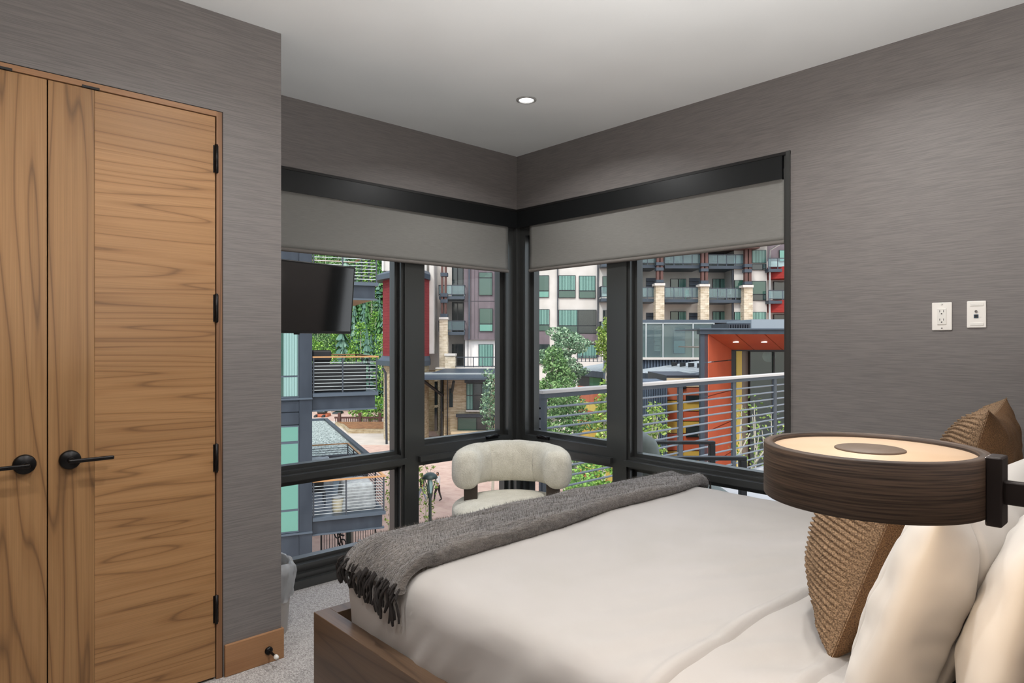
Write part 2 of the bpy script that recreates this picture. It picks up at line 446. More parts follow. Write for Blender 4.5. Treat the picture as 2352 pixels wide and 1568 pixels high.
wa = struct(empty('window_1', (-1.0, .08, 0)))
def common(par, mp, pe, pm0, pm1, sgn):
    # sgn: +1 when p grows towards the corner from the far jamb (A), same for B since both end at p = 0
    m = MB(); wbox(m, mp, pm0, pm1, .034, .16, .05, WT); m.build('mullion', 'bronze', par)
    m = MB()
    for d0, z0, z1 in ((0, 0, .046), (.030, .046, .074), (.062, .074, .100)): wbox(m, mp, pe, 0, d0, .16, z0, z1)
    m.build('sill', 'bronze', par)
    m = MB(); wbox(m, mp, pe, -.0, .03, .16, 2.20, WT); m.build('head_frame', 'bronze', par)
    for a, b in ((pe, pm0), (pm1, -.0)):
        m = MB(); wbox(m, mp, a, b, .006, .155, TZ0, TZ1); m.build('transom', 'bronze', par)
common(wa, mapA, -2.2, -.942, -.842, 1)
unit(wa, mapA, -2.2, -.942, TZ1, 2.20, .018, .022, .05, .092, name='frame')
unit(wa, mapA, -2.2, -.942, .100, TZ0, .018, .022, .05, .092, name='frame')
unit(wa, mapA, -.842, -.0, TZ1, 2.20, .052, .030, .035, .095, .062)
unit(wa, mapA, -.842, -.0, .100, TZ0, .018, .022, .05, .092, name='frame')
casement_handle(wa, mapA, -.21, 1)
wb_ = struct(empty('window_2', (.08, -1.0, 0)))
common(wb_, mapB, -2.0, -.962, -.858, 1)
unit(wb_, mapB, -2.0, -.962, TZ1, 2.20, .018, .022, .05, .092, name='frame')
unit(wb_, mapB, -2.0, -.962, .100, TZ0, .018, .022, .05, .092, name='frame')
unit(wb_, mapB, -.858, -.0, TZ1, 2.20, .052, .030, .035, .095, .062)
unit(wb_, mapB, -.858, -.0, .100, TZ0, .018, .022, .05, .092, name='frame')
casement_handle(wb_, mapB, -.24, -1)
m = MB(); wbox(m, mapB, -2.012, -1.990, -.008, .16, 0, WT+.004); wbox(m, mapB, -1.990, -1.976, .006, .16, 0, WT); m.build('side_jamb', 'bronze', wb_)
m = MB(); m.bbox(0, .165, 0, .165, 0, WT, r=.004); struct(m.build('trim_2', 'bronze'))
m = MB(); wbox(m, mapA, -2.2, 0, -.006, .02, WT-.012, WT+.003); wbox(m, mapB, -2.012, 0, -.006, .02, WT-.012, WT+.003); struct(m.build('trim_3', 'matte_black'))

# roller shades: cassette, fabric, hem bar
def shade(label, mp, p0, p1, q0, q1):
    t = thing('roller_shade', label, 'blind', mp((p0+p1)/2, .02, 1.88))
    m = MB(); wbox(m, mp, p0, p1, -.004, .004, 2.205, 2.322); wbox(m, mp, p0, p1, .004, .09, 2.314, 2.322)
    wbox(m, mp, p0, p0+.006, .004, .09, 2.205, 2.314); m.build('cassette', 'valance_black', t)
    m = MB()
    def P(i, j):
        f = i/60; p = q0+(q1-q0)*f; z = 2.26-(2.26-1.897)*j/16
        d = .017 + .0035*math.sin(f*5+1)*(j/16) + .002*math.sin(j*.5+f*9)
        return mp(p, d, z)
    m.grid(P, 61, 17); fab = m.build('fabric', 'shade_fabric', t)
    sm = fab.modifiers.new('thick', 'SOLIDIFY'); sm.thickness = .0015
    m = MB(); pts = [mp(q0+(q1-q0)*i/20, .017+.0035*math.sin(i/20*5+1), 1.887) for i in range(21)]
    m.tube(pts, .0115, 10); m.build('hem_bar', 'hem_fabric', t)
shade('grey roller shade in black cassette above the window with the television', mapA, -2.19, -.004, -2.18, -.072)
shade('grey roller shade in black cassette above the balcony window', mapB, -1.969, -.004, -1.972, -.118)

# ------------------------------------------------------------------ downlights (one in view; the others are unseen, added to brighten the room)
def downlight(x, y, label):
    t = thing('ceiling_downlight', label, 'light', (x, y, H), 'recessed ceiling downlights')
    m = MB(); m.lathe([(.040, -.001), (.042, -.006), (.050, -.0065), (.056, -.004), (.057, 0)], (x, y, H), 40, caps=False); m.build('trim_ring', 'ring_grey', t)
    m = MB(); m.lathe([(0, -.0015), (.040, -.0015)], (x, y, H), 40, caps=False); m.build('lens', 'downlight_glow', t)
    ld = bpy.data.lights.new('downlight_lamp', 'AREA'); ld.shape = 'DISK'; ld.size = .075; ld.energy = DOWNLIGHT_W; ld.color = (1.0, .985, .97)
    ld.spread = rad(150)
    lo = bpy.data.objects.new('downlight_lamp', ld); COL.objects.link(lo); lo.parent = t; lo.location = (0, 0, -.004)
downlight(-.73, -.856, 'small round white recessed downlight in the ceiling near the corner')
for x, y, lb in ((-.80, -2.50, 'over the far pillows'), (-2.30, -1.75, 'over the bed side'), (-2.20, -2.95, 'over the reading lamp'), (-3.60, -1.75, 'in front of the closet doors'), (-3.60, -2.95, 'over the floor near the head wall')):
    downlight(x, y, 'unseen recessed downlight added as fill ' + lb)

# ------------------------------------------------------------------ wall plates
t = thing('wall_outlet', 'white double electrical outlet on the grey wall above the pillows', 'outlet', (0, -2.667, 1.488))
BX('cover_plate', 'white_plastic', t, -.006, 0, -2.704, -2.630, 1.428, 1.547, r=.003)
BX('receptacle', 'off_white', t, -.0085, -.004, -2.684, -2.650, 1.452, 1.522, r=.002)
for zc in (1.505, 1.469):
    for yy, w in ((-2.660, .0018), (-2.674, .0018)):
        BX('slot', 'slot_dark', t, -.0092, -.008, yy-w/2, yy+w/2, zc, zc+.009)
    m = MB(); m.lathe([(0, -.0092), (.0026, -.0092), (.0026, -.008)], (0, -2.667, zc-.006), 12, 'x'); m.build('ground_hole', 'slot_dark', t)
for zz in (1.437, 1.538):
    m = MB(); m.lathe([(0, -.0072), (.003, -.0068), (.003, -.005)], (0, -2.667, zz), 12, 'x'); m.build('screw', 'chrome', t)
t = thing('data_plate', 'white wall plate with round and blue data sockets, beside the outlet', 'wall plate', (0, -2.790, 1.492))
BX('cover_plate', 'white_plastic', t, -.006, 0, -2.824, -2.757, 1.437, 1.548, r=.003)
for zz in (1.533, 1.452):
    BX('label_window', 'off_white', t, -.0078, -.005, -2.815, -2.769, zz-.006, zz+.006, r=.0015)
m = MB(); m.lathe([(0, -.012), (.003, -.012), (.003, -.010), (.0055, -.010), (.0055, -.005)], (0, -2.790, 1.505), 6, 'x', sm=False); m.build('coax_socket', 'chrome', t)
BX('network_socket', 'jack_blue', t, -.0075, -.005, -2.798, -2.782, 1.477, 1.492)
BX('socket_hole', 'slot_dark', t, -.0080, -.007, -2.795, -2.785, 1.480, 1.490)

# ------------------------------------------------------------------ television on a swing arm
TVA = rad(9.0); TILT = rad(5.5)
tv_c = Vector((-1.50, -.315, 1.412 + .1875))           # right edge, mid height
dirx = Vector((math.cos(TVA), math.sin(TVA), 0)); nrm = Vector((math.sin(TVA), -math.cos(TVA), 0))
upv = (Vector((0, 0, 1))*math.cos(TILT) + nrm*math.sin(TILT)); nr2 = (nrm*math.cos(TILT) - Vector((0, 0, 1))*math.sin(TILT))
def tvT(x, y, z): return tuple(tv_c + dirx*x + nr2*y + upv*z)
t = thing('television', 'black flat-screen television on a swing arm in front of the window', 'television', tv_c - Vector((.3, .05, .19)))
W_, HH = .62, .18
m = MB(); m.bbox(-W_, 0, -.030, 0, -HH, HH, r=.004, T=tvT); m.build('casing', 'tv_plastic', t)
m = MB(); m.box(-W_+.010, -.010, 0.0003, .0010, -HH+.014, HH-.010, T=tvT); m.build('screen', 'tv_screen', t)
m = MB(); m.box(-.36, -.26, -.045, -.030, -.05, .05, T=tvT); m.build('mount_plate', 'black_metal', t)
a = Vector(tvT(-.31, -.045, 0))
m = MB(); m.tube([a, a + Vector((-.15, .10, 0)), Vector((-2.195, -.12, a.z))], .014, 10); m.build('swing_arm', 'black_metal', t)
m = MB(); m.box(-2.2, -2.188, -.18, -.06, a.z-.09, a.z+.09); m.build('wall_bracket', 'black_metal', t)
m = MB(); m.box(-.345, -.315, -.012, -.004, -HH-.006, -HH, T=tvT); m.build('sensor', 'tv_plastic', t)

# ------------------------------------------------------------------ waste bin with a clear liner
bc = (-2.012, -.408)
t = thing('waste_bin', 'grey tapered waste bin lined with a clear plastic bag', 'bin', (bc[0], bc[1], 0))
m = MB(); m.lathe([(0, 0), (.092, 0), (.095, .004), (.118, .285), (.121, .29), (.121, .297), (.116, .297), (.093, .012), (0, .010)], (bc[0], bc[1], 0), 40, caps=False); m.build('bucket', 'bin_grey', t)
rnd = random.Random(3)
def linerP(i, j):
    a = 2*math.pi*i/64; hs = (.165, .185, .215, .25, .285, .312, .335, .332, .30, .24)
    rs = (.1145, .120, .124, .129, .131, .131, .118, .105, .102, .100)
    k = .0045*math.sin(9*a+j*1.3) + .004*math.sin(17*a-j*.8) + .003*math.sin(29*a+j)
    return (bc[0]+(rs[j]+k*(1 if j < 7 else .4))*math.cos(a), bc[1]+(rs[j]+k*(1 if j < 7 else .4))*math.sin(a), hs[j] + .010*math.sin(3*a+j)*(j in (5, 6, 7)) + .006*math.sin(7*a)*(j < 2))
m = MB(); m.grid(linerP, 64, 10, closeu=True); m.build('plastic_liner', 'liner_film', t)

# ------------------------------------------------------------------ bed
BX0, BX1, BY0, BY1 = -2.156, -.085, -3.36, -1.20
t = bed = thing('bed', 'king bed with dark wooden frame and white tucked sheets', 'bed', (-1.12, -2.3, 0))
BX('side_rail', 'bed_wood', t, BX0, BX0+.062, BY0, BY1, 0, .38, r=.002)
BX('side_rail', 'bed_wood', t, BX1-.062, BX1, BY0, BY1, 0, .38, r=.002)
BX('foot_rail', 'bed_wood', t, BX0+.062, BX1-.062, BY1-.062, BY1, 0, .3795, r=.002)
BX('platform', 'bed_wood', t, BX0+.062, BX1-.062, BY0, BY1-.062, .22, .30)
BX('headboard', 'bed_wood', t, BX0, BX1, BY0-.06, BY0, 0, 1.02, r=.006)

def rounded_box(x0, x1, y0, y1, z0, z1, r, n, disp=None, bottom=False):
    """box with rolled edges; n = (nx, ny, nz) segments; disp(p, nrm) -> offset along the normal"""
    bm = bmesh.new(); cache = {}
    c = Vector(((x0+x1)/2, (y0+y1)/2, (z0+z1)/2)); h = Vector(((x1-x0)/2, (y1-y0)/2, (z1-z0)/2))
    def spread(k, nn, hh):                        # denser towards the rim
        f = -1 + 2*k/nn
        return f*hh
    def vert(p):
        key = tuple(round(q, 5) for q in p)
        if key in cache: return cache[key]
        q = Vector(p); inner = Vector(tuple(max(-h[i]+r, min(h[i]-r, q[i])) for i in range(3)))
        d = q - inner
        if d.length > 1e-9: d.normalize(); w = inner + d*r
        else: w = q; d = Vector((0, 0, 1))
        w = w + c
        if disp: w = w + d*disp(w, d)
        cache[key] = bm.verts.new(w); return cache[key]
    nx, ny, nz = n
    faces = [((0, 1), 2, 1), ((0, 2), 1, 1), ((0, 2), 1, -1), ((1, 2), 0, 1), ((1, 2), 0, -1)] + ([((0, 1), 2, -1)] if bottom else [])
    cnt = (nx, ny, nz)
    for (a, b), k, sg in faces:
        for i in range(cnt[a]):
            for j in range(cnt[b]):
                q = []
                for di, dj in ((0, 0), (1, 0), (1, 1), (0, 1)):
                    p = [0, 0, 0]; p[a] = spread(i+di, cnt[a], h[a]); p[b] = spread(j+dj, cnt[b], h[b]); p[k] = sg*h[k]
                    q.append(vert(p))
                if len(set(q)) == 4:
                    try: bm.faces.new(q)
                    except ValueError: pass
    bmesh.ops.recalc_face_normals(bm, faces=bm.faces)
    bm.verts.index_update()
    m = MB(); m.add([tuple(v.co) for v in bm.verts], [tuple(v.index for v in f.verts) for f in bm.faces], True)
    bm.free(); return m
nz_ = lambda x, y, z=0: mnoise.noise(Vector((x, y, z)))
def dmat(w, d):
    side = 1 - abs(d.z)
    o = .006*nz_(w.x*3, w.y*3, 2) + .003*nz_(w.x*9, w.y*9, 5)
    if side > .5:
        al = w.y if abs(d.x) > .5 else w.x
        lo = max(0, (.56-w.z)/.2)
        o += side*(.010*nz_(al*6+w.z*6, w.z*2.5, 1) + lo*.012*nz_(al*13+w.z*10, w.z*3, 4) + .005*math.sin(al*19+w.z*14+3*nz_(al*3, 0))*lo)
    else:
        hd = max(0, min(1, (-w.y-2.15)/.5))
        o += .012*(1-((w.x+1.12)/.97)**2)
        o += hd*.010*nz_((w.x+w.y*1.4)*5, (w.x-w.y)*2.2, 3) + .004*hd*math.sin((w.x*1.1+w.y*2.2)*19+3*nz_(w.x*3, w.y*3))
        # creases that fan out along the sheet in front of the pillows
        o += .004*max(0, nz_((w.y+.25*w.x)*11, w.x*1.6, 8))*max(0, min(1, (-w.y-1.9)/.3))
    return o
# fitted sheet round the mattress, then the top sheet that ends in front of the pillows, then its turned-down edge
rounded_box(-2.082, -.160, -3.345, -1.31, .302, .606, .075, (70, 80, 16), dmat).build('mattress', 'sheet', t)
def dtop(w, d): return dmat(w, d) + .003
def sheet_piece(y0, y1, grow, name, ny):
    def dd(w, d):
        o = dmat(w, d) + grow
        e = (w.y - y0)                                   # rolled edge towards the pillows
        lip = .012*math.sin(w.x*5+1)+.010*nz_(w.x*4, 0, 7)
        e2 = e + lip - .024
        if e2 < .05: o += .010*math.exp(-((e2-.030)/.018)**2) - (grow+.004)*max(0, min(1, 1-e2/.016))
        return o
    m = rounded_box(-2.082, -.160, -3.345, -1.31, .302, .606, .075, (80, 260, 16), dd)
    keep = [f for f in m.f if min(m.v[i][1] for i in f) >= y0]
    m.f = keep; m.smooth = [True]*len(keep)
    o = m.build(name, 'sheet', t, fixn=False)
    return o
sheet_piece(-2.90, 0, .006, 'turned_sheet', 1)
sheet_piece(-2.67, 0, .014, 'top_sheet', 1)

# ------------------------------------------------------------------ mohair throw folded across the foot
def fur(o, count, length, rand=.6, rough=.03, mat_slot=1, root=.35, tip=.05, seed=1, steps=3, kink=.0):
    ps = o.modifiers.new('fur', 'PARTICLE_SYSTEM').particle_system
    st = ps.settings; st.type = 'HAIR'; st.count = count; st.hair_length = length; st.hair_step = steps
    st.length_random = rand; st.use_even_distribution = True; st.distribution = 'RAND'
    st.root_radius = root; st.tip_radius = tip; st.radius_scale = .0022
    st.material = mat_slot; ps.seed = seed; st.render_step = 2; st.display_step = 2
    st.roughness_2 = rough; st.roughness_2_size = .3
    return st
TX0, TX1 = -2.115, -.10
def thr_path(f):                                   # f 0 (left end, hanging) .. 1 (right end)
    L = [(-2.094, .578), (-2.088, .596), (-2.068, .617), (-2.03, .632), (-1.96, .637)]
    if f < .06:
        g = f/.06*4; i = min(3, int(g)); q = g-i
        return L[i][0]+(L[i+1][0]-L[i][0])*q, L[i][1]+(L[i+1][1]-L[i][1])*q
    g = (f-.06)/.94
    x = -1.96 + g*(TX1+1.96)
    z = .637 + .010*math.sin(math.pi*min(1, g*1.05))
    if g > .965: z -= (g-.965)/.035*.030
    return x, z
NS, NC = 150, 44
def throwP(i, j):
    f = j/(NS-1); x, z = thr_path(f)
    hang = max(0, 1-f/.06)
    yn = -1.715 + .09*f + .012*math.sin(f*14) ; yf = -1.335 - .075*f + .008*math.sin(f*11+2)
    ym, hw = (yn+yf)/2, (yf-yn)/2
    a = 2*math.pi*i/NC
    ca, sa = math.cos(a), math.sin(a)
    sy = math.copysign(abs(ca)**.45, ca); sz = math.copysign(abs(sa)**.6, sa)
    th = (.026 if hang <= 0 else .026 - .014*hang)*(1-.25*f)
    # near edge is a thick soft fold, far side lies flatter
    fold = .018*max(0, -sy-.2) + .004*math.sin(f*31+sy*3)*max(0, sz)
    y = ym + sy*hw
    zz = th + sz*(th+fold) + .016*max(0, sz)*nz_(x*1.6, y*11, 1) + .009*max(0, sz)*nz_(x*3.5, y*22, 4)
    if hang > .0:
        nx_ = -hang; return (x - hang*(zz*.9), y + .015*hang*nz_(y*9, 3), z + (1-hang)*zz)
    return (x, y, z + zz - .012)
t = thing('throw_blanket', 'grey-brown mohair throw with black tassels folded across the bed foot', 'blanket', (-1.1, -1.56, .63))
m = MB(); m.grid(throwP, NC, NS, closeu=True)
m.add([throwP(i, 0) for i in range(NC)], [tuple(range(NC))]); m.add([throwP(i, NS-1) for i in range(NC)], [tuple(range(NC))])
thr = m.build('blanket', ['mohair', 'mohair'], t)
FUR_JOBS = [(thr, 26000, .013, .7, .006)]
rnd = random.Random(11)
def tassel(p, vx, ln, nm='tassel'):
    pts = []; x, y, z = p; sw = rnd.uniform(-.1, .45); cu = rnd.uniform(-.2, .2)
    for k in range(7):
        g = k/6
        pts.append((x + vx*(.018*math.sin(min(1, g*2.2)*1.57)) + .006*math.sin(g*5+cu*9)*vx, y + ln*(sw*g+cu*g*g), z - ln*g*(.75+.25*g)))
    r = rnd.uniform(.0036, .0050)
    m = MB(); m.tube(pts, [r, r, r*1.05, r, r*1.0, r*1.25, r*.9], 6); m.build(nm, 'tassel_yarn', t)
for i in range(52):
    f = i/51
    y = -1.335 - f*.375 + rnd.uniform(-.006, .006)
    ln = .065 + .045*f + rnd.uniform(-.018, .018)
    tassel((-2.098 - rnd.uniform(0, .014), y, .592 + .008*(1-f) + rnd.uniform(-.012, .016)), -1, ln)
for i in range(9):
    tassel((-.100 + rnd.uniform(-.008, .006), -1.44 - i*.021, .640 + rnd.uniform(-.008, .006)), 1, .055 + rnd.uniform(-.01, .02))

# ------------------------------------------------------------------ pillows
def pillow(name, label, cat, c, w, h, thk, lean, yaw=0, front='pillow_white', back=None, group=None, n=(64, 56), rel=None, seed=0, pinch=.06, seam=None, flange=0):
    """stands on its long edge; c = middle of the bottom edge; front faces +y, leans back by lean"""
    t = thing(name, label, cat, c, group)
    R = Matrix.Rotation(yaw, 4, 'Z') @ Matrix.Rotation(lean, 4, 'X')
    def pt(u, v, side):
        pin = 1 - pinch*(1-abs(u)**1.5*0)*0
        x = u*w/2*(1-pinch*(1-v*v)*abs(u)); z = h/2 + v*h/2*(1-pinch*(1-u*u)*abs(v))
        e = max(0, (1-u**6))*max(0, (1-v**6)); prof = (max(0, (1-u*u)*(1-v*v)))**.5
        y = side*thk/2*prof
        y += side*.012*nz_(u*2.1+seed, v*2.1, side)*min(1, prof*3) + side*.006*nz_(u*5+seed, v*5+side, 3)*min(1, prof*3)
        if rel: y += rel(u, v, side, prof)
        z += .018*(u*u)*(-1 if v < 0 else 1)*(abs(v)**3)*.6
        p = R @ Vector((x, y, z))
        return (c[0]+p.x, c[1]+p.y, c[2]+p.z)
    nu, nv = n
    ease = lambda k, q: math.sin(math.pi/2*(-1+2*k/(q-1)))
    if back is None:                                   # one soft cover, rounded at the rim
        m = MB()
        for side in (1, -1): m.grid(lambda i, j: pt(ease(i, nu), ease(j, nv), side), nu, nv)
        o = m.build('cover', front, t, fixn=False)
        bm = bmesh.new(); bm.from_mesh(o.data); bmesh.ops.remove_doubles(bm, verts=bm.verts, dist=.0008); bmesh.ops.recalc_face_normals(bm, faces=bm.faces); bm.to_mesh(o.data); bm.free()
    else:
        for side, mt, nm in ((1, front, 'front_cover'), (-1, back, 'back_cover')):
            m = MB(); m.grid(lambda i, j: pt(-1+2*i/(nu-1), -1+2*j/(nv-1), side), nu, nv)
            m.build(nm, mt, t, fixn=False)
    if seam:
        pts = []
        K = 40
        for e in range(4):
            for k in range(K):
                g = -1+2*k/K
                u, v = ((g, -1), (1, g), (-g, 1), (-1, -g))[e]
                pts.append(pt(u, v, 1))
        pts.append(pts[0])
        m = MB(); m.tube(pts, seam, 6, cap=False); m.build('piping', back or front, t)
    return t
def knit(u, v, side, prof):
    if side < 0: return 0
    k = min(1, prof*4)
    bend = v + .10*math.sin(u*2.6+.6)
    rib = abs(math.sin(bend*math.pi*17))
    st = .35*math.sin(u*math.pi*46 + (int(math.floor(bend*17)) % 2)*1.57)
    o = .009*rib*(1+st)*k
    for us in (-.55, .05, .62):
        o -= .010*math.exp(-((u-us)/.022)**2)*k
    return o - .004
L1 = rad(19)
def far_lbl(a): return a
pillow('sleeping_pillow', 'white pillow with hemmed edge directly behind the near knitted cushion', 'pillow', (-1.56, -2.995, .612), .88, .50, .225, L1, seed=2.3, group='white bed pillows', pinch=.05, n=(150, 90), rel=lambda u, v, s, p: -s*.012*math.exp(-((u+.72)/.022)**2)*min(1, p*3) + s*.006*math.sin(u*9+v*4)*math.exp(-((u+.86)/.10)**2)*min(1, p*3))
pillow('sleeping_pillow', 'white pillow nearest the headboard below the lamp arm', 'pillow', (-1.58, -3.185, .612), .88, .48, .21, rad(13), seed=7.1, group='white bed pillows', pinch=.05)
pillow('sleeping_pillow', 'white pillow behind the far knitted cushion by the outlet wall', 'pillow', (-.62, -3.02, .612), .86, .48, .20, L1, seed=4.4, group='white bed pillows', pinch=.05)
pillow('throw_cushion', 'brown chunky-knit cushion with burlap back, leaning on the near white pillow', 'cushion', (-1.375, -2.775, .618), .52, .50, .31, rad(19), rad(14), 'knit', 'burlap', 'brown knitted cushions', (150, 260), knit, 1.0, .10)
pillow('throw_cushion', 'brown knitted cushion at the far side of the bed against the outlet wall', 'cushion', (-.455, -2.80, .618), .62, .555, .26, rad(15), rad(6), 'knit', 'burlap', 'brown knitted cushions', (150, 200), knit, 5.0, .10)

# ------------------------------------------------------------------ swing-arm bed lamp
LR, LH = .1365, .073
def reading_lamp(lc, label, side):
    t = thing('reading_lamp', label, 'lamp', lc)
    m = MB(); m.lathe([(LR-.013, .006), (LR-.012, 0), (LR-.001, 0), (LR, .0015), (LR, LH-.0015), (LR-.001, LH), (LR-.012, LH), (LR-.013, LH-.006), (LR-.013, .006)], lc, 96, caps=False)
    m.build('wooden_drum', 'sconce_wood', t)
    m = MB(); m.lathe([(0, LH-.006), (LR-.0125, LH-.006), (LR-.0125, LH-.012), (0, LH-.012)], lc, 64, caps=False); m.build('upper_diffuser', 'sconce_glow', t)
    m = MB(); m.lathe([(0, .010), (LR-.0125, .010), (LR-.0125, .004), (0, .004)], lc, 64, caps=False); m.build('lower_diffuser', 'sconce_glow', t)
    m = MB(); m.lathe([(0, LH-.0035), (.042, LH-.0035), (.044, LH-.0045), (.044, LH-.006)], lc, 48, caps=False); m.build('centre_cap', 'sconce_cap', t)
    bp = lc + Vector((0, -1, 0))*(LR+.006)
    m = MB(); m.bbox(bp.x-.017, bp.x+.017, bp.y-.009, bp.y+.008, lc.z-.007, lc.z+LH+.004, r=.002); m.build('clamp_plate', 'sconce_metal', t)
    m = MB(); m.bbox(bp.x-.007, bp.x+.007, YS+.02, bp.y+.004, lc.z+.020, lc.z+.048, r=.002); m.build('arm', 'sconce_metal', t)
    m = MB(); m.lathe([(0, 0), (.05, 0), (.05, .02), (0, .02)], (bp.x, YS, lc.z+.034), 32, 'y', caps=False); m.build('wall_rose', 'sconce_metal', t)
    for zz, up in ((LH+.002, True), (-.002, False)):
        ld = bpy.data.lights.new('reading_lamp_light', 'AREA'); ld.shape = 'DISK'; ld.size = 2*(LR-.015); ld.energy = SCONCE_UP_W if up else SCONCE_DOWN_W; ld.color = (1.0, .96, .93) if up else (1.0, .78, .56)
        lo = bpy.data.objects.new('reading_lamp_light', ld); COL.objects.link(lo); lo.parent = t; lo.location = (0, 0, zz)
        if up: lo.rotation_euler = (math.pi, 0, 0)
reading_lamp(Vector((-2.284, -3.146, 1.164)), 'round dark-wood drum lamp on a black swing arm in front of the pillows', 1)

# ------------------------------------------------------------------ shearling chair in the corner
cc = Vector((-.590, -.586, 0))
def CH(u, v, z): return (cc.x + RT[0]*u + FW[0]*v, cc.y + RT[1]*u + FW[1]*v, z)
t = thing('lounge_chair', 'cream shearling chair with curved wraparound back in the window corner', 'chair', cc)
PH = rad(112); RC = .268
NA, NB = 120, 36
def backP(i, j):
    g = -1 + 2*j/(NA-1); a = g*PH
    e = 1 - max(0, (abs(g)-.86)/.14)**2.6
    e = max(0.0, e)**.5
    th = .088*e; hh = (.128 - .012*abs(g))*(.30+.70*e) if e > 0 else 0.0
    for s0, dp in ((rad(40), .010), (-rad(40), .010), (0, .004)):
        k = math.exp(-((a-s0)/.022)**2); th -= dp*k; hh -= dp*.6*k
    b = 2*math.pi*i/NB; cb, sb = math.cos(b), math.sin(b)
    rr = RC + math.copysign(abs(cb)**.75, cb)*th*(.9 if cb < 0 else 1.05)
    z = .618 + math.copysign(abs(sb)**.72, sb)*hh + .004*nz_(a*3, sb, cb)
    rr += .004*nz_(a*4+3, sb*2, cb)
    return CH(rr*math.sin(a), rr*math.cos(a), z)
m = MB(); m.grid(backP, NB, NA, closeu=True)
bk = m.build('back_cushion', ['shearling', 'shearling'], t)
def seatP(i, j):
    a = 2*math.pi*i/72; q = -1 + 2*j/30
    prof = max(0, 1-abs(q)**3.2)**.5
    r = .358*(prof**.55) * (1 + .01*math.sin(4*a))
    z = .372 + q*.072 + (.010*(1-(r/.36)**2) if q > 0 else 0)
    return CH(r*math.sin(a), r*math.cos(a)*.98 - .03, z)
m = MB(); m.grid(seatP, 72, 31, closeu=True)
stc = m.build('seat_cushion', ['shearling', 'shearling'], t)
for sg in (-1, 1):
    m = MB(); m.box(sg*.245-.040, sg*.245+.040, -.055, -.015, .38, .53, T=CH); m.build('back_support', 'chair_wood', t)
m = MB(); m.lathe([(0, 0), (.24, 0), (.24, .03), (.10, .05), (.06, .07), (.06, .27), (.22, .30), (.22, .31), (0, .31)], cc, 48, caps=False); m.build('swivel_base', 'chair_wood', t)
FUR_JOBS += [(bk, 9000, .005, .7, .003)]
# ------------------------------------------------------------------ outdoors: materials
GZ = -7.65                                             # plaza level; this room is two floors up
speckle('slate_panel', srgb(46, 54, 64), srgb(56, 64, 74), 3, 0.45, 0, stretch=(1, 1, .3))
mat('slate_trim', srgb(74, 86, 98), 0.4)
mat('slate_dark', srgb(40, 46, 56), 0.5)
mat('mint_pane', srgb(100, 152, 138), 0.15, spec=0.6)
mat('curtain', srgb(138, 172, 168), 0.7)
mat('dark_pane', srgb(34, 46, 48), 0.08, spec=0.8)
mat('green_pane', srgb(48, 82, 72), 0.10, spec=0.8)
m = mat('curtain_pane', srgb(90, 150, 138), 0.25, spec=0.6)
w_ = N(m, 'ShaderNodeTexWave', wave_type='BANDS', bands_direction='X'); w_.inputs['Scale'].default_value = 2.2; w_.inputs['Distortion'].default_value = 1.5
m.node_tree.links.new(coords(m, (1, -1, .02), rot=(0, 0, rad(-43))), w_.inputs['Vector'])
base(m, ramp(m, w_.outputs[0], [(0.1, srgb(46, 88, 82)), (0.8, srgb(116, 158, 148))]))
mat('handrail_wood', srgb(186, 140, 92), 0.6)
mat('rail_metal', srgb(66, 72, 80), 0.4, 0.3)
mat('soffit_tan', srgb(206, 176, 140), 0.8)
speckle('gravel_roof', srgb(70, 86, 82), srgb(190, 200, 194), 11, 0.95, 0.4, 0.02)
speckle('cream', srgb(196, 193, 187), srgb(206, 203, 198), .8, 0.85)
speckle('mauve_panel', srgb(102, 93, 98), srgb(112, 102, 108), 1.2, 0.6)
speckle('stucco_tan', srgb(196, 178, 146), srgb(206, 190, 160), 1.2, 0.85)
mat('window_dark', srgb(32, 38, 42), 0.4)
mat('roof_trim', srgb(54, 66, 78), 0.5)
def courses(name, cols, mortar, scale, bw, rh, ms=.015):
    m = mat(name, cols[0], 0.9, spec=.2); b = N(m, 'ShaderNodeTexBrick')
    b.inputs['Scale'].default_value = scale; b.inputs['Brick Width'].default_value = bw; b.inputs['Row Height'].default_value = rh
    b.inputs['Mortar Size'].default_value = ms; b.inputs['Color1'].default_value = cols[0]; b.inputs['Color2'].default_value = cols[1]; b.inputs['Mortar'].default_value = mortar
    b.inputs['Bias'].default_value = 0; b.offset = .43; b.squash = .8
    t = N(m, 'ShaderNodeTexCoord'); mp = N(m, 'ShaderNodeMapping'); mp.inputs['Rotation'].default_value = (0, 0, rad(90)-TH)
    m.node_tree.links.new(t.outputs['Object'], mp.inputs[0])
    sx = N(m, 'ShaderNodeSeparateXYZ'); m.node_tree.links.new(mp.outputs[0], sx.inputs[0])
    cx = N(m, 'ShaderNodeCombineXYZ'); m.node_tree.links.new(mathn(m, 'ADD', sx.outputs[0], mathn(m, 'MULTIPLY', sx.outputs[1], .8)), cx.inputs[0]); m.node_tree.links.new(sx.outputs[2], cx.inputs[1])
    m.node_tree.links.new(cx.outputs[0], b.inputs['Vector'])
    n = noise_tex(m, coords(m, (1, 1, 4)), 1.6, 3)
    base(m, mixc(m, .55, b.outputs[0], ramp(m, n, [(.3, cols[1]), (.5, cols[0]), (.72, cols[2])])))
    bump(m, b.outputs[1], -.5, .03)
    return m
courses('ledge_stone', (srgb(186, 172, 144), srgb(148, 128, 96), srgb(214, 202, 178)), srgb(104, 92, 74), 1.0, .7, .22)
courses('pale_stone', (srgb(206, 196, 176), srgb(160, 146, 122), srgb(226, 218, 202)), srgb(116, 104, 86), 1.0, .6, .22)
courses('red_siding', (srgb(126, 52, 54), srgb(116, 44, 48), srgb(136, 60, 62)), srgb(84, 30, 34), 1.0, 6.0, .24, .02)
